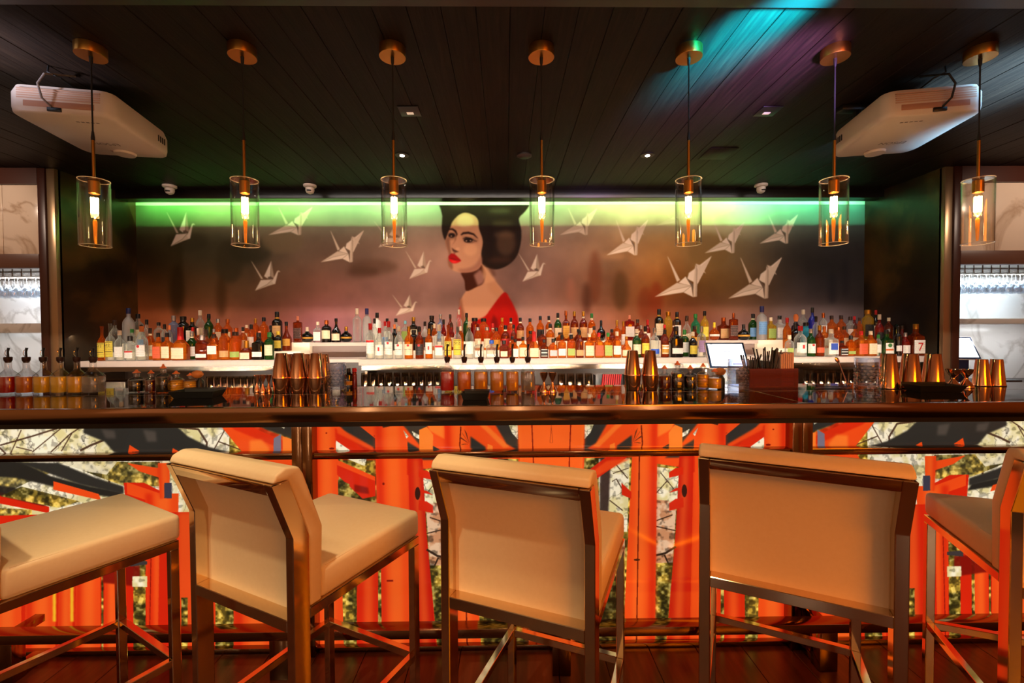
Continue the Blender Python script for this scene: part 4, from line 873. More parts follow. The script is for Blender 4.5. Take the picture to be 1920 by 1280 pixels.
# crop, x, width, top, tier, kind, glass, cap, label, extras
TB = """A1110,85,300,1,d,A,0,Y,512|A1200,92,270,1,d,C,0,Y,512|A1305,100,345,1,s,C,w,W,|A1420,120,405,1,f,C,k,W,bandR|A1545,112,300,1,s,C,o,W,dotR|A1637,88,320,1,s,A,d,C,|A1725,92,370,1,q,A,k,O,|A1822,96,370,1,q,A,k,C,
B105,155,310,1,w,A,r,C,|B230,104,355,1,s,G,s,W,|B345,138,395,1,f,D,s,W,low|B472,112,385,1,q,A,d,W,high|B590,114,330,1,j,A,k,T,low|B705,118,360,1,j,A,d,V,low|B825,128,455,1,w,D,g,C,|B960,120,370,1,q,K,k,W,banner|B1075,98,365,1,t,G,v,C,
A1250,100,232,2,s,C,d,0,|A1440,90,330,2,s,C,v,W,|A1540,80,282,2,s,C,k,U,|A1600,80,226,2,s,C,k,R,|A1795,60,278,2,t,C,k,K,|A1848,56,288,2,t,C,o,W,|B240,60,312,2,s,A,r,0,|B300,100,322,2,o,A,w,0,|B385,110,335,2,o,A,d,0,|B470,80,330,2,s,A,s,C,|B575,80,332,2,s,D,k,0,|B715,110,318,2,s,A,c,0,|B788,80,308,2,s,A,k,C,|B878,78,280,2,t,A,k,W,|B970,60,352,2,s,A,p,W,|B1092,70,290,2,s,K,k,0,|B1170,90,355,2,t,K,y,Y,|B1262,106,250,2,a,D,k,G,high
A1400,112,102,3,s,F,n,0,|A1505,110,165,3,s,C,k,C,|A1730,92,258,3,s,C,k,0,|B32,98,185,3,t,L,s,0,|B136,108,192,3,j,K,k,0,|B235,100,210,3,q,K,g,W,|B320,90,125,3,s,C,w,C,|B415,90,165,3,s,G,k,0,|B515,98,220,3,s,A,s,C,|B620,98,220,3,s,A,c,C,|B830,74,285,3,t,A,w,C,|B925,70,216,3,t,A,g,0,|B1016,98,202,3,s,A,k,0,|B1160,108,140,3,t,K,k,T,
B1385,90,190,3,r,D,p,D,|B1490,134,308,3,o,K,w,G,|B1605,86,250,3,q,C,w,W,|B1700,104,235,3,t,K,c,C,|B1805,98,214,3,a,K,k,C,|C52,130,303,3,o,K,g,G,|C170,92,105,3,t,C,w,0,|C278,94,105,3,t,F,n,0,
C315,94,268,1,t,C,r,W,bandR|C416,96,318,1,s,C,r,W,inkR|C516,96,245,1,s,C,r,W,dotR,BACARDI|C626,98,300,1,s,C,w,W,dotR,BACARDI|C735,98,302,1,s,A,g,C,dotR,BACARDI|C852,94,305,1,s,D,k,K,dotR|C955,84,326,1,t,A,g,W,inkR|C1065,112,280,1,f,C,w,W,bandR|C1163,84,285,1,d,A,0,Y,512|C1265,94,250,1,d,C,0,Y,512|C1397,94,248,1,s,C,w,W,|C1500,112,450,1,f,C,w,W,|C1640,126,450,1,f,C,b,W,low|C1775,104,455,1,f,D,k,C,round|C1862,86,410,1,s,A,k,R,
D35,74,440,1,q,A,k,W,|D120,90,415,1,q,A,k,C,|D240,114,355,1,w,A,r,C,|D350,90,445,1,q,D,k,K,frame|D450,94,435,1,f,A,k,S,|D545,94,395,1,f,A,k,W,|D645,94,390,1,f,A,k,V,|D737,88,345,1,q,D,k,T,low|D842,102,375,1,q,A,w,C,|D948,98,370,1,q,A,r,O,|D1048,94,370,1,q,A,v,V,|D1145,92,358,1,s,A,w,W,|D1248,108,410,1,a,A,g,C,|D1360,98,328,1,s,G,w,C,|D1452,98,300,1,s,D,k,Y,|D1556,104,318,1,s,C,s,B,low|D1668,90,338,1,s,D,k,G,frame|D1790,134,300,1,q,K,k,W,banner|E20,96,338,1,t,G,v,W,|E112,92,360,1,s,K,w,Y,|E206,92,300,1,t,C,s,P,
C362,70,215,2,s,C,k,0,|C476,78,246,2,s,C,r,U,|C580,70,280,2,s,K,o,0,|C790,88,338,2,j,K,k,0,|C850,56,300,2,t,C,k,0,|C912,80,248,2,s,F,k,K,|C1016,64,270,2,t,A,w,W,|C1115,60,225,2,s,R,k,C,|C1200,66,260,2,s,R,d,C,|C1300,70,300,2,t,A,w,0,|C1490,80,310,2,j,A,s,C,|C1590,80,310,2,j,A,s,C,|C1652,78,268,2,s,A,r,O,|C1692,98,315,2,s,A,k,G,|C1790,98,290,2,s,D,k,R,|D18,70,282,2,s,D,k,0,|D200,90,350,2,q,D,k,0,|D330,100,345,2,f,D,k,0,|D416,100,272,2,s,A,k,C,|D530,100,366,2,j,A,d,C,|D640,80,378,2,j,A,w,0,|D722,92,330,2,s,D,k,0,|D895,86,300,2,s,A,d,0,|D1090,90,330,2,s,D,k,0,|D1215,52,246,2,t,A,g,W,|D1410,70,290,2,s,D,s,W,|D1480,62,228,2,t,R,r,W,|D1665,88,282,2,a,R,r,0,|D1768,98,238,2,a,D,d,G,|E45,90,186,2,s,C,d,C,|E130,100,296,2,q,D,k,G,
C390,92,152,3,t,W,k,0,|C500,80,215,3,s,C,k,W,|C595,88,215,3,s,C,k,0,|C697,80,240,3,q,C,t,V,|C786,106,200,3,q,K,g,C,|C986,92,184,3,j,K,k,0,|C1082,80,170,3,s,L,s,U,|C1188,70,170,3,s,D,d,0,|C1284,72,118,3,s,C,w,K,|C1366,80,155,3,s,G,k,0,|C1455,118,208,3,j,R,k,0,|C1552,108,214,3,j,A,k,0,|C1755,80,208,3,s,A,g,0,|C1850,80,208,3,s,A,k,R,
D90,86,206,3,s,D,k,T,|D196,88,214,3,s,A,k,0,|D308,86,188,3,s,A,k,K,|D402,80,188,3,s,A,k,C,|D500,86,155,3,s,G,k,C,|D588,80,130,3,q,D,c,G,|D680,90,138,3,s,D,g,T,|D778,90,138,3,s,D,g,T,|D870,86,160,3,s,A,v,C,|D972,100,236,3,o,K,k,0,|D1145,106,234,3,o,A,g,0,|D1282,106,178,3,r,R,p,W,|D1370,94,224,3,s,D,d,C,|D1604,96,114,3,t,K,k,C,|D1704,90,140,3,j,Y,g,0,|D1800,90,144,3,t,K,k,W,
E140,100,165,3,s,V,v,0,|E240,86,135,3,s,Y,k,Y,|E345,108,258,3,o,A,y,W,|E446,118,204,3,q,D,c,T,|E555,90,156,3,r,D,c,D,|E665,130,280,3,o,K,k,G,|E768,100,164,3,s,G,k,U,|E865,106,80,3,t,F,n,U,|E960,98,202,3,q,Y,w,V,|E1056,108,184,3,q,F,k,W,
E1165,92,395,1,f,C,w,V,|E1285,126,296,1,s,C,r,W,inkR|E1398,98,326,1,s,G,s,W,dotR|E1495,94,290,1,s,D,g,O,low|E1620,122,330,1,q,C,w,W,bandB|E1740,98,458,1,q,D,k,K,frame|E1835,98,400,1,f,A,k,V,low|F85,106,350,1,q,A,r,O,|F190,100,350,1,q,A,w,C,|F272,60,390,1,t,C,v,W,|F360,112,340,1,q,G,k,W,medal|F490,70,300,1,t,K,k,W,low|F565,94,370,1,s,R,s,W,|F682,138,275,1,q,D,g,W,7
E1140,84,206,2,s,A,r,0,|E1225,110,260,2,s,K,k,0,|E1344,98,258,2,j,T,k,0,|E1455,64,190,2,t,C,k,0,|E1545,86,300,2,s,A,c,C,|E1700,106,310,2,s,A,c,0,|E1765,96,300,2,s,A,d,C,|F20,88,290,2,s,A,d,C,|F285,86,170,2,s,R,w,K,|F385,80,330,2,s,D,s,0,|F535,60,292,2,s,R,d,0,
E1236,110,166,3,o,P,o,0,|E1316,90,118,3,s,C,w,0,|E1415,82,95,3,s,B,k,0,|E1535,74,155,3,t,C,c,W,|E1626,100,184,3,s,A,d,0,|E1730,98,180,3,s,A,d,0,|E1828,88,194,3,s,C,d,W,|F12,58,190,3,s,R,r,0,|F66,66,205,3,s,A,d,0,|F160,112,120,3,j,Y,g,K,|F246,64,122,3,s,K,r,W,|F386,80,206,3,s,D,w,0,|F490,98,214,3,s,K,k,Y,"""
rows = []
for ent in TB.replace('\n', '|').split('|'):
    if not ent: continue
    f = ent.split(','); ex = [e for e in f[8:] if e]
    rows.append(dict(px=CROP[ent[0]]+float(f[0][1:])/5.82, w=float(f[1])/5.82, top=560+float(f[2])/5.82, tier=int(f[3]), k=f[4], g=f[5], c=f[6], l=f[7], ex=ex))
placed = []
for tier in (1, 2, 3):
    rs = sorted((r for r in rows if r['tier'] == tier), key=lambda r: r['px'])
    ya = {1: (3.655, 3.745), 2: (3.845, 3.930), 3: (4.030, 4.125)}[tier]
    last = [-9, -9]
    for r in rs:
        x0, rr_ = at(r['px'], 650, ya[0]).x, r['w']/2*ya[0]/FPX*.97
        sub_ = 0 if x0-rr_ > last[0]-.004 else (1 if x0-rr_ > last[1]-.004 else 0)
        Y = ya[sub_]; p = at(r['px'], r['top'], Y); r['r'] = r['w']/2*Y/FPX*.97
        x = p.x
        if x-r['r'] < last[sub_]+.0015:
            over = last[sub_]+.0015-(x-r['r']); r['r'] = max(r['r']-over*.5, r['r']*.7); x = max(x, last[sub_]+.0015+r['r'])
        last[sub_] = x+r['r']; r['x'], r['Y'], r['h'] = x, Y, p.z-TZ[tier]
        # stay on a shelf board
        placed.append(r)
def look(r):
    sh = BK[r['k']][7]; g = GL[r['g']][0]; c = CC[r['c']][0]
    s = '%s %s bottle' % (sh, g)
    if r['l'] != '0':
        tx = [e for e in r['ex'] if e.isalnum() and (e.isupper() or e.isdigit())]
        s += ', %s label' % LC[r['l']][0]
        if tx and tx[0].isdigit(): s += ' reading '+tx[0]
        if 'bandR' in r['ex']: s += ' with red band'
        if 'bandB' in r['ex']: s += ' with blue band'
        if 'dotR' in r['ex']: s += ' with red dot'
        if 'frame' in r['ex']: s += ' framed in print'
        if 'medal' in r['ex']: s += ' with green medal'
        if 'banner' in r['ex']: s += ' shaped like a banner'
        if 'round' in r['ex']: s += ' that is round'
    s += ', %s cap' % c if r['c'] != '0' else ', open neck'
    return s
def brief(r): return '%s %s' % (GL[r['g']][0], BK[r['k']][7].split()[-1]) + (' %s-capped' % CC[r['c']][0] if r['c'] != '0' else '')
TN = {1: 'front', 2: 'middle', 3: 'top'}
seen = {}
for tier in (1, 2, 3):
    rs = sorted((r for r in placed if r['tier'] == tier), key=lambda r: r['x'])
    for i, r in enumerate(rs):
        a = rs[i-1] if i else None; b_ = rs[i+1] if i+1 < len(rs) else None
        base = look(r)
        cands = [base + ', %s step' % TN[tier]]
        if a: cands.append(base + ', right of %s one' % brief(a))
        if b_: cands.append(base + ', left of %s one' % brief(b_))
        if a: cands.append(base + ', %s step, right of %s one' % (TN[tier], GL[a['g']][0]+' '+CC[a['c']][0]+'-capped'))
        if a and b_: cands.append('%s %s, between %s and %s' % (GL[r['g']][0], BK[r['k']][7]+' bottle', brief(a), brief(b_)))
        near = min((q for q in placed if q is not r and q['tier'] != tier), key=lambda q: abs(q['px']-r['px']))
        cands.append(base + ', %s %s one' % ('behind' if near['tier'] < tier else 'before', brief(near)))
        r['cands'] = cands
cnt = {}
for r in placed: cnt[r['cands'][0]] = cnt.get(r['cands'][0], 0)+1
used = set()
for r in placed:
    cs = [c for c in r['cands'] if len(c.split()) <= 16] or r['cands'][-2:]
    ch = next((c for n_, c in enumerate(cs) if c not in used and not (n_ == 0 and cnt.get(c, 1) > 1)), cs[-1])
    used.add(ch); r['label'] = ch
def bottle(r):
    prof, nr, ntop, cb, lz, e, dep, _ = BK[r['k']]
    R, h = r['r'], r['h']; nR = max(nr*R, .0095) if r['k'] not in 'j' else nr*R
    nR = min(nR, .0165 if r['k'] != 'j' else .03)
    pf = [(max(a*R, nR), z*h) for a, z in prof] + [(nR, max(prof[-1][1]+.03, .74)*h), (nR, ntop*h)]
    if r['c'] == '0': pf += [(nR*1.25, .95*h), (nR*1.25, h), (nR*.7, h)]
    ee = e if e == 2 else e
    o = obj('liquor_bottle', MB().lathe(pf, 20, e=ee, dep=dep), GM[r['g']], loc=(r['x'], r['Y'], TZ[r['tier']]+.0004), ang=40)
    tag(o, r['label'], 'bottle', 'liquor bottles on the stepped shelves')
    if r['c'] != '0':
        cr = nR*1.16 if r['k'] != 'w' else nR*1.3
        z0 = cb*h
        mb = MB().lathe([(cr, z0), (cr, h*.985), (cr*.86, h)], 14)
        if r['k'] == 'w':
            mb = MB().lathe([(cr*1.15, z0), (cr, .72*h), (cr*.95, h*.985), (cr*.8, h)], 14)
        if r['c'] == 'o' and r['k'] == 'o': mb = MB().lathe([(cr*.8, z0), (cr*1.6, .78*h), (cr*1.9, .87*h), (cr*1.5, .97*h), (cr*.5, h)], 14)
        obj('cap', mb, CM[r['c']], o)
    if r['l'] != '0':
        z0, z1 = lz; ex = r['ex']
        if 'low' in ex: z1 = z0+(z1-z0)*.5
        if 'high' in ex: z0 = z0+(z1-z0)*.35; z1 = z1+.05
        if 'banner' in ex: z0, z1 = .12, .30
        rl = R*1.012
        if r['k'] == 'o': rl = R*1.03
        wa = rad(62) if e == 2 else rad(46)
        if r['k'] in 'o': wa = rad(80)
        ze = .6 if False else 1
        if 'banner' in ex: pr = [(rl, z0*h), (rl, z1*h)]
        else: pr = [(rl, z0*h), (rl, z1*h)]
        if 'round' in ex or 'medal' in ex or (r['k'] == 'f' and 'low' not in ex and r['g'] == 'C'): wa *= .85
        lab = obj('label', mesh(MB().patch(pr, -wa, wa, 8, e, dep), ang=60), LM[r['l']], o)
        zc = (z0+z1)/2*h; fy = -rl*dep-.0008
        def band(a, b, mt, f=1.): obj('label_band', mesh(MB().patch([(rl+.0007, a*h), (rl+.0007, b*h)], -wa*f, wa*f, 6, e, dep), ang=60), mt, lab)
        if 'bandR' in ex: band(z1-.07, z1-.01, LRED)
        if 'bandB' in ex: band(z0+.16, z1-.02, LBLU, .7)
        if 'dotR' in ex or 'medal' in ex:
            n = 12; rr = R*.28 if 'dotR' in ex else R*.42; cz = (z1-.0)*h - rr*1.1
            pts = [(rr*cos(2*PI*i/n), fy-.0006, cz+rr*sin(2*PI*i/n)) for i in range(n)]
            mb = MB(); mb.add(pts+[(a, b-.0004, c) for a, b, c in pts], [tuple(range(n)), tuple(range(2*n-1, n-1, -1))]); obj('label_dot', mesh(mb, smooth=False), LRED if 'dotR' in ex else LGRN, lab)
        if 'medal' in ex: band(z0+.13, z0+.20, CM['o'], 1)
        if 'inkR' in ex: band(z0+.14, z0+.26, LRED, .18)
        if 'frame' in ex:
            for a, b in ((z0+.02, z0+.05), (z1-.05, z1-.02), (z0+.19, z0+.24)): band(a, b, LM['W'], .8)
        for tx in ex:
            if tx == '512': text('512', R*.95, LINK, lab, (0, fy-.0005, (z1-.10)*h), (PI/2, 0, 0)); band(z1-.035, z1-.02, LINK, .8); band(z0+.14, z0+.155, LINK, .8)
            if tx == '7': text('7', R*1.9, LRED, lab, (0, fy-.0005, (z0+z1)/2*h-.004), (PI/2, 0, 0)); band(.72, .80, LM['C'], .45) if False else None
            if tx == 'BACARDI': text('BACARDI', R*.36, LINK, lab, (0, fy-.0005, (z0+z1)/2*h), (PI/2, 0, 0))
        if r['k'] in 'sta' and r['g'] in 'KDAG' and 'low' not in ex and r['h'] > .2 and (int(r['px']) % 2): obj('neck_label', mesh(MB().patch([(nR*1.06, .77*h), (nR*1.06, .82*h)], -PI*.7, PI*.7, 8), ang=60), LM['C' if r['g'] != 'K' else 'G'], o)
for r in placed: bottle(r)

# ------------------------------------------------------------------ things on the counter
ZK_ = ZB+.0004
ORDN = ['first', 'second', 'third', 'fourth', 'fifth', 'sixth', 'seventh', 'eighth', 'ninth']
def cpos(px, py): p = atz(px, py, ZB); return p.x, p.y
def pxr(w, Y): return w*Y/FPX/2
def pour_bottle(px, py, w, liq, label, top=652, body_top=703, fill=.95, yfix=None):
    x, y = cpos(px, py); R = pxr(w, y)*.93
    if yfix: y = yfix; x = at(px, py, y).x
    zb = at(px, body_top, y).z-ZB; zt = at(px, top, y).z-ZB; zn = at(px, 676, y).z-ZB
    o = obj('pour_bottle', MB().lathe([(R*.94, 0), (R, .004), (R, zb*.93), (R*.93, zb), (R*.66, zb+.012), (R*.36, zb+.024), (R*.30, zb+.034), (R*.30, zn), (R*.36, zn+.002), (R*.36, zn+.006)], 24, e=3, dep=.9), M['pourglass'], loc=(x, y, ZK_), ang=40)
    tag(o, label, 'bottle', 'pour bottles on the bar')
    if liq: obj('juice', MB().lathe([(R*.86, .010), (R*.9, .013), (R*.9, zb*.90*fill), (R*.85, zb*.97*fill)], 24, e=3, dep=.9), liq, o, ang=40)
    st = obj('stopper', MB().lathe([(R*.24, zn-.010), (R*.40, zn+.002), (R*.42, zn+.016), (R*.34, zn+.018)], 14), M['cork'], o)
    obj('spout', MB().tube([(0, 0, zn+.016), (0, 0, zt-.018), (.004, 0, zt)], [.0048, .004, .0055], 8), M['blackp'], st)
    obj('air_tube', MB().tube([(-.004, 0, zn+.016), (-.014, 0, zn+.030), (-.014, .002, zn+.044), (-.005, .001, zn+.052)], .0012, 6), M['steelcup'], st)
def juice(name, c, c2=None):
    m_ = mat(name, c, .25, spec=.6); b_ = m_.node_tree.nodes['Principled BSDF']; b_.inputs['Subsurface Weight'].default_value = .3; b_.inputs['Subsurface Radius'].default_value = (.03, .02, .01)
    return m_
JU = {'red': juice('red_juice', (186, 16, 6)), 'orange': juice('orange_brown_juice', (212, 118, 12)), 'gold': juice('golden_juice', (238, 192, 14)), 'yellow': juice('yellow_juice', (244, 206, 64)), 'peach': juice('peach_juice', (242, 186, 40)), 'water': glassy('clear_spirit', (214, 214, 214), (170, 166, 164), .35), 'amber': juice('amber_syrup', (208, 144, 44))}
for px, w, lq, d in ((17, 33, 'red', 'bright red juice, leftmost of the left row'), (51, 33, 'orange', 'orange-brown juice, beside the red one at left'), (83, 32, 'gold', 'golden juice in the left row, third along'), (115, 32, 'yellow', 'pale yellow juice in the left row, fourth along'), (146, 32, 'peach', 'peach juice in the left row, beside the clear one'), (176, 36, 'water', 'clear spirit, right end of the left row')):
    pour_bottle(px, 739-px*.004, w*.96, JU[lq], 'glass pour bottle of '+d)
for px, w, lq, d in ((839, 30, 'red', 'bright red juice, left end of the middle row'), (871, 30, 'orange', 'dark orange juice in the middle row, beside the red one'), (902, 30, 'amber', 'amber syrup in the middle row, behind the black tray left'), (932, 30, 'amber', 'amber syrup in the middle row, behind the black tray right'), (961, 28, 'amber', 'amber syrup in the middle row, beside the clear one'), (990, 31, 'water', 'clear spirit, right end of the middle row')):
    pour_bottle(px, 735, w*.95, JU[lq], 'glass pour bottle of '+d, top=645, body_top=694)
# second spouts behind
# shakers: stacked tins
def shaker(px, py, w, top, label, cup=False, mt='copper', grp='copper cocktail shakers'):
    x, y = cpos(px, py); R = pxr(w, y); h = at(px, top, y).z-ZB
    if cup:
        o = obj('shaker_tin', MB().lathe([(R, 0), (R*1.01, .004), (R*.98, .008), (R*.66, h-.003), (R*.62, h), (R*.30, h+.0005)], 32), M[mt], loc=(x, y, ZK_))
        obj('rim', MB().lathe([(R*1.03, .0), (R*1.05, .002), (R*1.03, .004)], 32, caps=False), M['steelcup'], o)
    else:
        zs = h*.37
        o = obj('shaker', MB().lathe([(R*.80, 0), (R*.84, .004), (R, zs-.002), (R*1.01, zs)], 32), M[mt], loc=(x, y, ZK_))
        obj('upper_tin', MB().lathe([(R*1.0, zs+.0006), (R*1.01, zs+.004), (R*.98, zs+.008), (R*.62, h-.004), (R*.57, h), (R*.30, h+.0006)], 32), M[mt], o)
    return tag(o, label, 'shaker', grp)
for px, py, w, top, lb in ((529, 736, 33, 662, 'left stack of stacked copper shaker tins on the counter'), (561, 736, 32, 662, 'middle of the left copper shaker stacks'), (594, 736, 32, 662, 'right of the left copper shaker stacks, beside cut crystal')):
    shaker(px, py, w, top, lb)
for px, w, lb in ((543, 27, 'copper shaker standing behind the gap of first and second left shakers'), (577, 27, 'copper shaker behind the gap of second and third left shakers'), (609, 24, 'copper shaker behind and right of the third left shaker')):
    x_, y_ = cpos(px, 731.5); shaker(px, 730.5, w, 664, lb)
shaker(1186, 731, 31, 657, 'left one of the two copper shakers near the straws'); shaker(1219, 731, 31, 657, 'right one of the two copper shakers, beside dark bitters')
for px, lb in ((1665, 'first tall copper tin, beside the right crystal glass'), (1706, 'second tall copper tin, behind the right black tray'), (1749, 'third tall copper tin, behind the right black tray end')):
    shaker(px, 727.5, 37, 663, lb, True)
for px, lb in ((1840, 'small copper tin beside the far right jigger'), (1868, 'rightmost small copper tin on the counter')):
    shaker(px, 723, 27, 673, lb, True)
def jigger(px, py, w, top, label):
    x, y = cpos(px, py); R = pxr(w, y); h = at(px, top, y).z-ZB
    o = obj('jigger', MB().lathe([(R, 0), (R*1.02, .002), (R*.9, h*.16), (R*.24, h*.46), (R*.22, h*.54), (R*.85, h*.84), (R*.98, h*.985), (R*.9, h), (R*.3, h*.62)], 24), M['copper'], loc=(x, y, ZK_)); tag(o, label, 'jigger', 'copper jiggers')
for a in ((482, 735, 11, 703, 'left copper jigger beside the left shakers'), (493, 737, 12, 703, 'middle copper jigger beside the left shakers'), (504, 735, 11, 703, 'right copper jigger touching the left shakers'), (1020, 736, 16, 698, 'copper jigger right of the clear pour bottle'), (1036, 736, 16, 698, 'copper jigger beside another, left of the glass racks'), (1787, 727, 24, 692, 'copper jigger behind the right black tray'), (1811, 727, 24, 692, 'copper jigger left of the small copper tins')): jigger(*a)
# bitters
BT = {'k': mat('black_bitters', (13, 9, 7), .15), 'r': mat('dark_red_bitters', (74, 14, 9), .15), 'y': mat('gold_bitters', (216, 160, 36), .2)}
def bitters(px, py, w, top, lq, label, bumps=False, tall=False):
    x, y = cpos(px, py); R = pxr(w, y); h = at(px, top, y).z-ZB; b_ = h*.66
    o = obj('bitters_bottle', MB().lathe([(R*.92, 0), (R, .004), (R, b_*.86), (R*.8, b_*.98), (R*.36, b_*1.06), (R*.34, h*.84), (R*.5, h*.85), (R*.5, h*.88)], 20, e=2 if not tall else 4), M['pourglass'], loc=(x, y, ZK_), ang=45)
    if bumps:
        mb = MB(); K = 5
        pr = []
        for k in range(K): pr += [(R*.80, .006+b_*.84*k/K), (R*.95, .006+b_*.84*(k+.5)/K)]
        mb.lathe(pr+[(R*.8, b_*.86)], 20)
    else: mb = MB().lathe([(R*.9, .005), (R*.92, .008), (R*.92, b_*.80), (R*.86, b_*.84)], 20, e=2 if not tall else 4)
    obj('bitters', mb, BT[lq], o); obj('dasher_top', MB().lathe([(R*.46, h*.88), (R*.5, h*.90), (R*.22, h*.96), (R*.12, h*1.03)], 12), CM['o'], o)
    tag(o, label, 'bottle', 'bitters bottles on the counter')
for a in ((257, 735, 26, 694, 'k', 'round black bitters bottle, first of the left group'), (284, 735, 21, 695, 'r', 'dark red bitters bottle between two black ones'), (307, 736, 22, 684, 'k', 'tall black bitters bottle behind the left tray', False, True), (331, 734, 25, 696, 'y', 'gold faceted bitters bottle behind the left tray', True), (357, 733, 22, 700, 'y', 'gold faceted bitters bottle beside the atomizer', True),
          (1246, 728, 24, 686, 'r', 'dark red bitters bottle right of two copper shakers'), (1270, 728, 22, 678, 'k', 'tall black bitters bottle beside dark red one', False, True), (1294, 728, 24, 686, 'k', 'half-empty black bitters bottle beside bumpy gold one'), (1318, 728, 22, 682, 'y', 'bumpy gold bitters bottle, right group', True), (1340, 729, 25, 692, 'y', 'pear-shaped gold bottle beside the cut crystal')): bitters(*a)
def atomizer(px, py, label, dx):
    x, y = cpos(px, py); t = thing('atomizer', label, 'atomizer', (x, y, ZK_), 0, 'black atomizers')
    obj('flask', MB().lathe([(.016, 0), (.017, .004), (.017, .045), (.008, .058), (.008, .070)], 16), M['blackp'], t)
    obj('nozzle', MB().lathe([(.009, .070), (.010, .074), (.006, .092)], 12), M['brass'], t)
    mb = MB(); mb.lathe([(.004, -.030), (.014, -.022), (.020, -.004), (.017, .014), (.006, .026)], 16); ob = obj('squeeze_bulb', mb, M['orangebulb'], t, (dx, -.004, .080)); ob.rotation_euler = (0, PI/2, 0)
atomizer(376, 732, 'black atomizer with a tan rubber bulb behind the left tray', -.010); atomizer(1352, 727, 'black atomizer with a tan rubber bulb beside the crystal', -.006)
# cut crystal mixing glasses
def crystal(px, py, w, top, label):
    x, y = cpos(px, py); R = pxr(w, y); h = at(px, top, y).z-ZB; mb = MB(); pr = []
    pr += [(R*.93, 0), (R, .005), (R, h*.12)]
    K = 6; n = 16; o0 = len(mb.v)
    mb.lathe([(R*.93, 0), (R, .005), (R, h*.14), (R*.97, h*.16)], n*2)
    for k in range(K):
        za, zb = h*.16+(h*.58)*k/K, h*.16+(h*.58)*(k+1)/K
        off = (k % 2)*.5
        for i in range(n):
            a0, a1 = 2*PI*(i+off)/n, 2*PI*(i+1+off)/n; am = (a0+a1)/2
            p = [(R*.97*cos(a0), R*.97*sin(a0), za), (R*.97*cos(a1), R*.97*sin(a1), za), (R*.97*cos(a1), R*.97*sin(a1), zb), (R*.97*cos(a0), R*.97*sin(a0), zb), (R*1.03*cos(am), R*1.03*sin(am), (za+zb)/2)]
            mb.add(p, [(0, 1, 4), (1, 2, 4), (2, 3, 4), (3, 0, 4)])
    mb.lathe([(R*.97, h*.74), (R*.99, h*.78), (R*.97, h*.99), (R*.94, h), (R*.92, h*.98), (R*.90, h*.12), (.001, h*.10)], n*2, caps=False)
    o = obj('mixing_glass', mesh(mb, ang=12), M['crystal'], loc=(x, y, ZK_)); tag(o, label, 'glass', 'cut crystal mixing glasses')
crystal(632, 736, 34, 680, 'cut crystal mixing glass right of the left shakers'); crystal(1384, 731, 37, 673, 'cut crystal mixing glass before the lit screen'); crystal(1626, 729, 42, 671, 'cut crystal mixing glass left of the tall copper tins')
# black bill trays
def tray(px, py, wpx, d, label, rz=0, tilt=0):
    x, y = cpos(px, py); w2 = wpx*y/FPX/2
    t = thing('bill_tray', label, 'tray', (x, y, ZK_), rz, 'black bill trays'); t.rotation_euler.x = tilt
    mb = MB(); f = .7
    vs = [(-w2*.86, -d*f, 0), (w2*.86, -d*f, 0), (w2*.86, d*f, 0), (-w2*.86, d*f, 0), (-w2, -d, .030), (w2, -d, .030), (w2, d, .030), (-w2, d, .030),
          (-w2*.97, -d*.96, .030), (w2*.97, -d*.96, .030), (w2*.97, d*.96, .030), (-w2*.97, d*.96, .030), (-w2*.83, -d*.66, .004), (w2*.83, -d*.66, .004), (w2*.83, d*.66, .004), (-w2*.83, d*.66, .004)]
    fs = [(3, 2, 1, 0)] + [(i, (i+1) % 4, (i+1) % 4+4, i+4) for i in range(4)] + [(i+4, (i+1) % 4+4, (i+1) % 4+8, i+8) for i in range(4)] + [(i+8, (i+1) % 4+8, (i+1) % 4+12, i+12) for i in range(4)] + [(12, 13, 14, 15)]
    obj('dish', mb.add(vs, fs), M['rubber'], t, ang=20)
    obj('folded_rim', MB().box(-w2*.98, w2*.98, d*.96, d*1.0, .0305, .036), M['rubber'], t)
tray(372, 744, 78, .055, 'black bill tray before the gold bitters', rad(4)); tray(892, 748, 50, .045, 'small black bill tray before the amber pour bottles', rad(-3)); tray(1750, 733, 84, .055, 'black bill tray before the tall copper tins', rad(-4))
# straw caddy
x0, y0 = cpos(1405, 727); x1, _ = cpos(1500, 727)
cad = thing('bar_caddy', 'ribbed amber bar caddy holding black straws and napkins', 'caddy', ((x0+x1)/2, y0+.05, ZK_)); cw = (x1-x0)/2; ch = at(1450, 691, y0).z-ZB
def cpn(nm, mb, mt): return obj(nm, mb, mt, cad)
cpn('base', MB().box(-cw, cw, -.05, .05, 0, .006), M['caddy'])
for a, c in ((-cw, -cw+.004), (-cw*.38, -cw*.38+.004), (cw*.30, cw*.30+.004), (cw-.004, cw)): cpn('divider', MB().box(a, c, -.046, .046, .006, ch), M['caddy'])
for yy in (-.05, .046): cpn('wall', MB().box(-cw, cw, yy, yy+.004, .006, ch), M['caddy'])
for k in range(12): cpn('rib', MB().box(-cw*.99, cw*.99, -.0525, -.050, .008+k*(ch-.012)/12, .012+k*(ch-.012)/12), M['caddy'])
stw = None
for g_, cx_, n_, hh in ((0, -cw*.69, 12, .145), (1, -cw*.04, 20, .182)):
    for i in range(n_):
        a, b_ = RNG.uniform(-.018, .018), RNG.uniform(-.03, .03)
        lean = (a*2.1 + RNG.uniform(-.012, .012), b_*.5); L_ = hh*RNG.uniform(.92, 1.06)
        if abs(lean[0]) > .045: continue
        o = obj('straw', MB().tube([(0, 0, 0), (lean[0]*1.15, lean[1]*.4, L_)], .0032, 6), M['blackp'], loc=((x0+x1)/2+cx_+a*.8, y0+.05+b_, ZK_+.0066))
        tag(o, 'thin black drinking straw standing in the amber caddy, %s bundle' % ('short left' if g_ == 0 else 'tall middle'), 'straw', 'black straws, %s bundle' % ('short' if g_ == 0 else 'tall'))
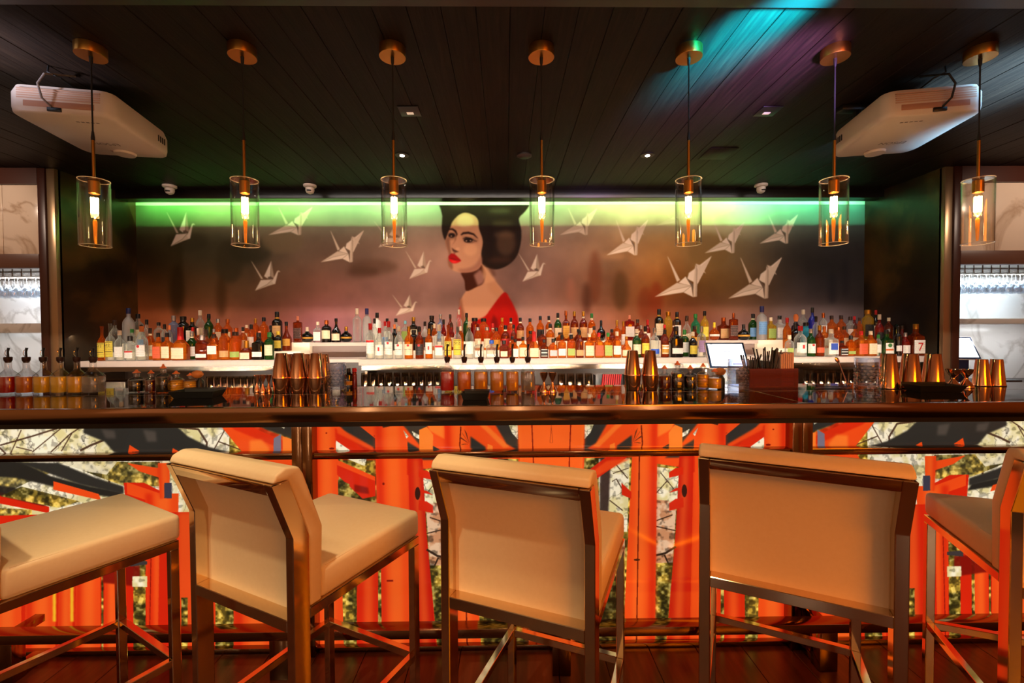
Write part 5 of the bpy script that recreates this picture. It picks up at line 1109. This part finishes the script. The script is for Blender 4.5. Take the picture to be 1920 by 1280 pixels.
for k in range(6):
    xx = (x0+x1)/2+cw*.40+k*.011
    o = obj('napkin', MB().box(-.0045, .0045, -.036, .036, 0, .156+.004*(k % 3)), M['napkin'], loc=(xx, y0+.05, ZK_+.0066), bevel=.001, seg=1)
    tag(o, '%s pale pink napkin from the left, upright in the amber caddy' % ORDN[k], 'napkin', 'pink napkins in the caddy')
# bar spoon in a glass dish, wine bottles and the red sleeve box by the straws
def at_bb(px, py, Y): return at(px, py, Y)
x, y = cpos(1590, 727); t = thing('bar_spoon', 'long copper bar spoon leaning in a low glass dish', 'spoon', (x, y, ZK_+.004))
pts = [Vector((0, 0, .003)), Vector((-.028, .006, .085)), Vector((-.040, .008, .118))]
obj('handle', MB().tube(pts, .0026, 8), M['copper'], t)
mb = MB(); mb.lathe([(.002, -.016), (.008, -.010), (.010, 0), (.007, .010), (.002, .015)], 12, dep=.45); ob = obj('bowl', mb, M['copper'], t, (-.048, .009, .131)); ob.rotation_euler = (0, rad(-40), 0)
x, y = cpos(1560, 727); o = obj('glass_dish', MB().lathe([(.05, 0), (.085, .003), (.095, .016), (.092, .017), (.080, .005), (.02, .003)], 32, dep=.40), M['crystal'], loc=(x, y, ZK_)); tag(o, 'low oval glass dish under the bar spoon', 'dish')
for px, py, top, w, c, lb in ((656, 729, 690, 17, 'K', 'short black bottle with gold seal behind the crystal glass'), (667, 729, 690, 9, 'R', 'narrow red bottle beside the short black one')):
    r = dict(k='t', g=c, c='k' if c == 'K' else 'r', l='G' if c == 'K' else '0', ex=['low'], px=px, tier=0, label=lb)
    p = at(px, py, 2.30); r['x'], r['Y'], r['r'], r['h'] = p.x, 2.285, pxr(w, 2.285), at(px, top, 2.285).z-ZB; TZ[0] = ZB; bottle(r)
bxp = at(1143, 727, 3.2); bxn = thing('sleeve_box', 'black open box of red straws beside the two copper shakers', 'box', (bxp.x, 3.2, .8804))
obj('box_shell', MB().box(-.11, .11, -.05, .05, 0, .05).box(-.11, -.105, -.05, .05, .05, .16).box(.105, .11, -.05, .05, .05, .16).box(-.11, .11, .045, .05, .05, .16), M['blackp'], bxn)
for k in range(9):
    o = obj('red_stirrer', MB().bar((0, 0, 0), (.012, .004, .112), .009, .009), M['redp'], loc=(bxp.x-.058+k*.0155, 3.19, .8804+.0508)); tag(o, '%s red stirrer from the left in the black box beyond the bar' % ORDN[k], 'stirrer', 'red stirrers in the black box')
# screens
def pos(px0, py0, px1, py1, Y, label, skew, zb=None, tilt=36):
    a, b_ = at(px0, py0, Y), at(px1, py1, Y); w_ = (b_.x-a.x)/2; h_ = (a.z-b_.z)/cos(rad(tilt))
    t = thing('point_of_sale_screen', label, 'screen', ((a.x+b_.x)/2, Y, b_.z), skew, 'point of sale screens')
    ti = Matrix.Rotation(rad(-tilt), 4, 'X')
    obj('frame', MB().box(-w_, w_, 0, .014, 0, h_, ti), M['bezel'], t, bevel=.003)
    obj('frame_edge', MB().box(-w_-.004, w_+.004, .004, .018, -.004, h_+.004, ti), M['white'], t, bevel=.003)
    d = obj('display', MB().box(-w_+.014, w_-.014, -.002, .001, .014, h_-.014, ti), M['screen'], t)
    for q, (u, v, ww) in enumerate(((.12, .92, .05), (.42, .64, .2), (.60, .14, .3))):
        obj('screen_mark', MB().box(-w_+2*w_*u, -w_+2*w_*(u+ww), -.0032, -.002, h_*v-.003, h_*v+.003, ti), M['screenink'], d)
    z_ = b_.z
    base = .8804 if zb is None else zb
    obj('stand', MB().box(-.05, .05, .03, .05, base-z_+.012, .03), M['bezel'], t); obj('foot', MB().box(-.09, .09, -.03, .10, base-z_, base-z_+.012), M['bezel'], t, bevel=.003)
pos(1334, 643, 1404, 689, 3.15, 'lit white point of sale screen on the back bar', rad(-8))
# glasses on the back bar
ORD = ['first', 'second', 'third', 'fourth', 'fifth', 'sixth', 'seventh', 'eighth', 'ninth', 'tenth', 'eleventh', 'twelfth', 'thirteenth', 'fourteenth']
def glass_row(px0, px1, Y, z, R, h, n, label, grp, first=[None]):
    xa, xb = at(px0, 700, Y).x, at(px1, 700, Y).x
    me = mesh(MB().lathe([(R*.80, 0), (R*.82, .003), (R, h), (R*.95, h), (R*.76, .010), (.004, .008)], 16, caps=False), ang=40)
    for i in range(n):
        x = xa+(xb-xa)*(i+.5)/n
        o = obj('tumbler', me, M['tumbler'], loc=(x, Y, z)); tag(o, '%s clear tumbler from the left, %s, %s' % (ORD[i], {3.25: 'nearest row', 3.36: 'next row', 3.38: 'next row', 3.47: 'third row', 3.51: 'third row'}.get(Y, 'furthest row'), label), 'glass', grp)
zg = .8806
for Y, n in ((3.25, 12), (3.36, 12), (3.47, 12)): glass_row(388, 488, Y, zg, .028, .14, n//2+2, 'behind the left tray', 'tumblers behind the left tray')
for Y in (3.25, 3.36, 3.47, 3.58): glass_row(676, 828, Y, zg, .027, .15, 10, 'beside the red juice', 'tumblers left of the red juice')
for Y in (3.25, 3.38, 3.51): glass_row(1044, 1112, Y, zg, .029, .14, 4, 'behind the paired jiggers', 'tumblers behind the middle jiggers')
for Y in (3.25, 3.36, 3.47, 3.58): glass_row(1506, 1650, Y, zg, .027, .155, 10, 'behind the bar spoon', 'tumblers behind the bar spoon')
p = at(215, 705, 3.3); o = obj('ice_bin', MB().box(-.16, .16, -.1, .1, 0, .006).box(-.16, .16, -.1, -.095, .006, .13).box(-.16, .16, .095, .1, .006, .13).box(-.16, -.155, -.095, .095, .006, .13).box(.155, .16, -.095, .095, .006, .13), M['stain'], loc=(p.x, 3.3, zg)); tag(o, 'stainless ice bin behind the left pour bottles', 'bin')

# ------------------------------------------------------------------ side niches' contents
def wine_glass_mesh():
    return mesh(MB().lathe([(.034, 0), (.033, -.003), (.004, -.008), (.0035, -.085), (.012, -.095), (.032, -.120), (.040, -.150), (.036, -.190), (.034, -.190), (.037, -.150), (.030, -.122), (.004, -.098)], 16, caps=False), ang=50)
wgm = wine_glass_mesh(); M['wine'] = clearglass('wine_glass', (250, 252, 254), .06, .30)
for side, X, n in (('left', XLn, 3), ('right', XRn, 5)):
    s = -1 if side == 'left' else 1
    rk = thing('glass_rack', 'steel rack of hanging wine glasses in the %s niche' % ('dimmer left' if side == 'left' else 'bright right'), 'rack', (X(.6), 3.88, 1.86), 0, 'hanging glass racks'); xc = X(.6)
    for i in range(n*2+4):
        xx = X(.15+i*.075)-xc
        obj('rail', MB().box(xx-.004, xx+.004, -.17, .16, -.040, -.034), M['stain'], rk); obj('hanger', MB().box(xx-.003, xx+.003, -.168, -.162, -.034, .05), M['stain'], rk)
    for i in range(n*2+3):
        for j in range(3):
            o = obj('wine_glass', wgm, M['wine'], loc=(X(.15+(i+.5)*.075), 3.76+j*.10, 1.855)); tag(o, '%s hanging wine glass from the bronze strip, %s row, %s niche' % (ORD[i], ('nearest', 'middle', 'furthest')[j], 'dimmer left' if side == 'left' else 'bright right'), 'glass', 'hanging wine glasses, %s niche' % ('dim' if side == 'left' else 'bright'))
    zt_ = at(40, 606, 3.70).z if side == 'left' else at(1860, 597, 3.70).z; zb_ = at(40, 624, 3.70).z if side == 'left' else at(1860, 607, 3.70).z
    o = obj('marble_shelf', MB().box(*sorted((X(.127), X(2.5))), 3.70, 4.058, zb_, zt_), M['marble'], bevel=.002); tag(o, 'thick marble shelf across the %s niche' % ('dimmer left' if side == 'left' else 'bright right'), 'shelf')
    o = obj('service_worktop', MB().box(*sorted((X(.127), X(2.5))), 3.05, 4.058, .86, .90), M['bdark'], bevel=.003); tag(o, 'black worktop below the %s niche' % ('dimmer left' if side == 'left' else 'bright right'), 'counter')
    o = obj('service_cabinet', MB().box(*sorted((X(.127), X(2.5))), 3.10, 4.058, 0, .859), M['bdark']); tag(o, 'dark cabinet under the %s niche worktop' % ('dimmer left' if side == 'left' else 'bright right'), 'cabinet')
pos(1782, 632, 1834, 672, 3.69, 'lit white point of sale screen in the right niche', rad(-16), .9004)
p = at(1878, 688, 3.3); o = obj('receipt_printer', MB().box(-.09, .09, -.06, .06, 0, .075).box(-.06, .06, -.062, -.058, .03, .05), M['blackp'], loc=(p.x, 3.3, .9004), bevel=.004); tag(o, 'black receipt printer on the right niche worktop', 'printer')
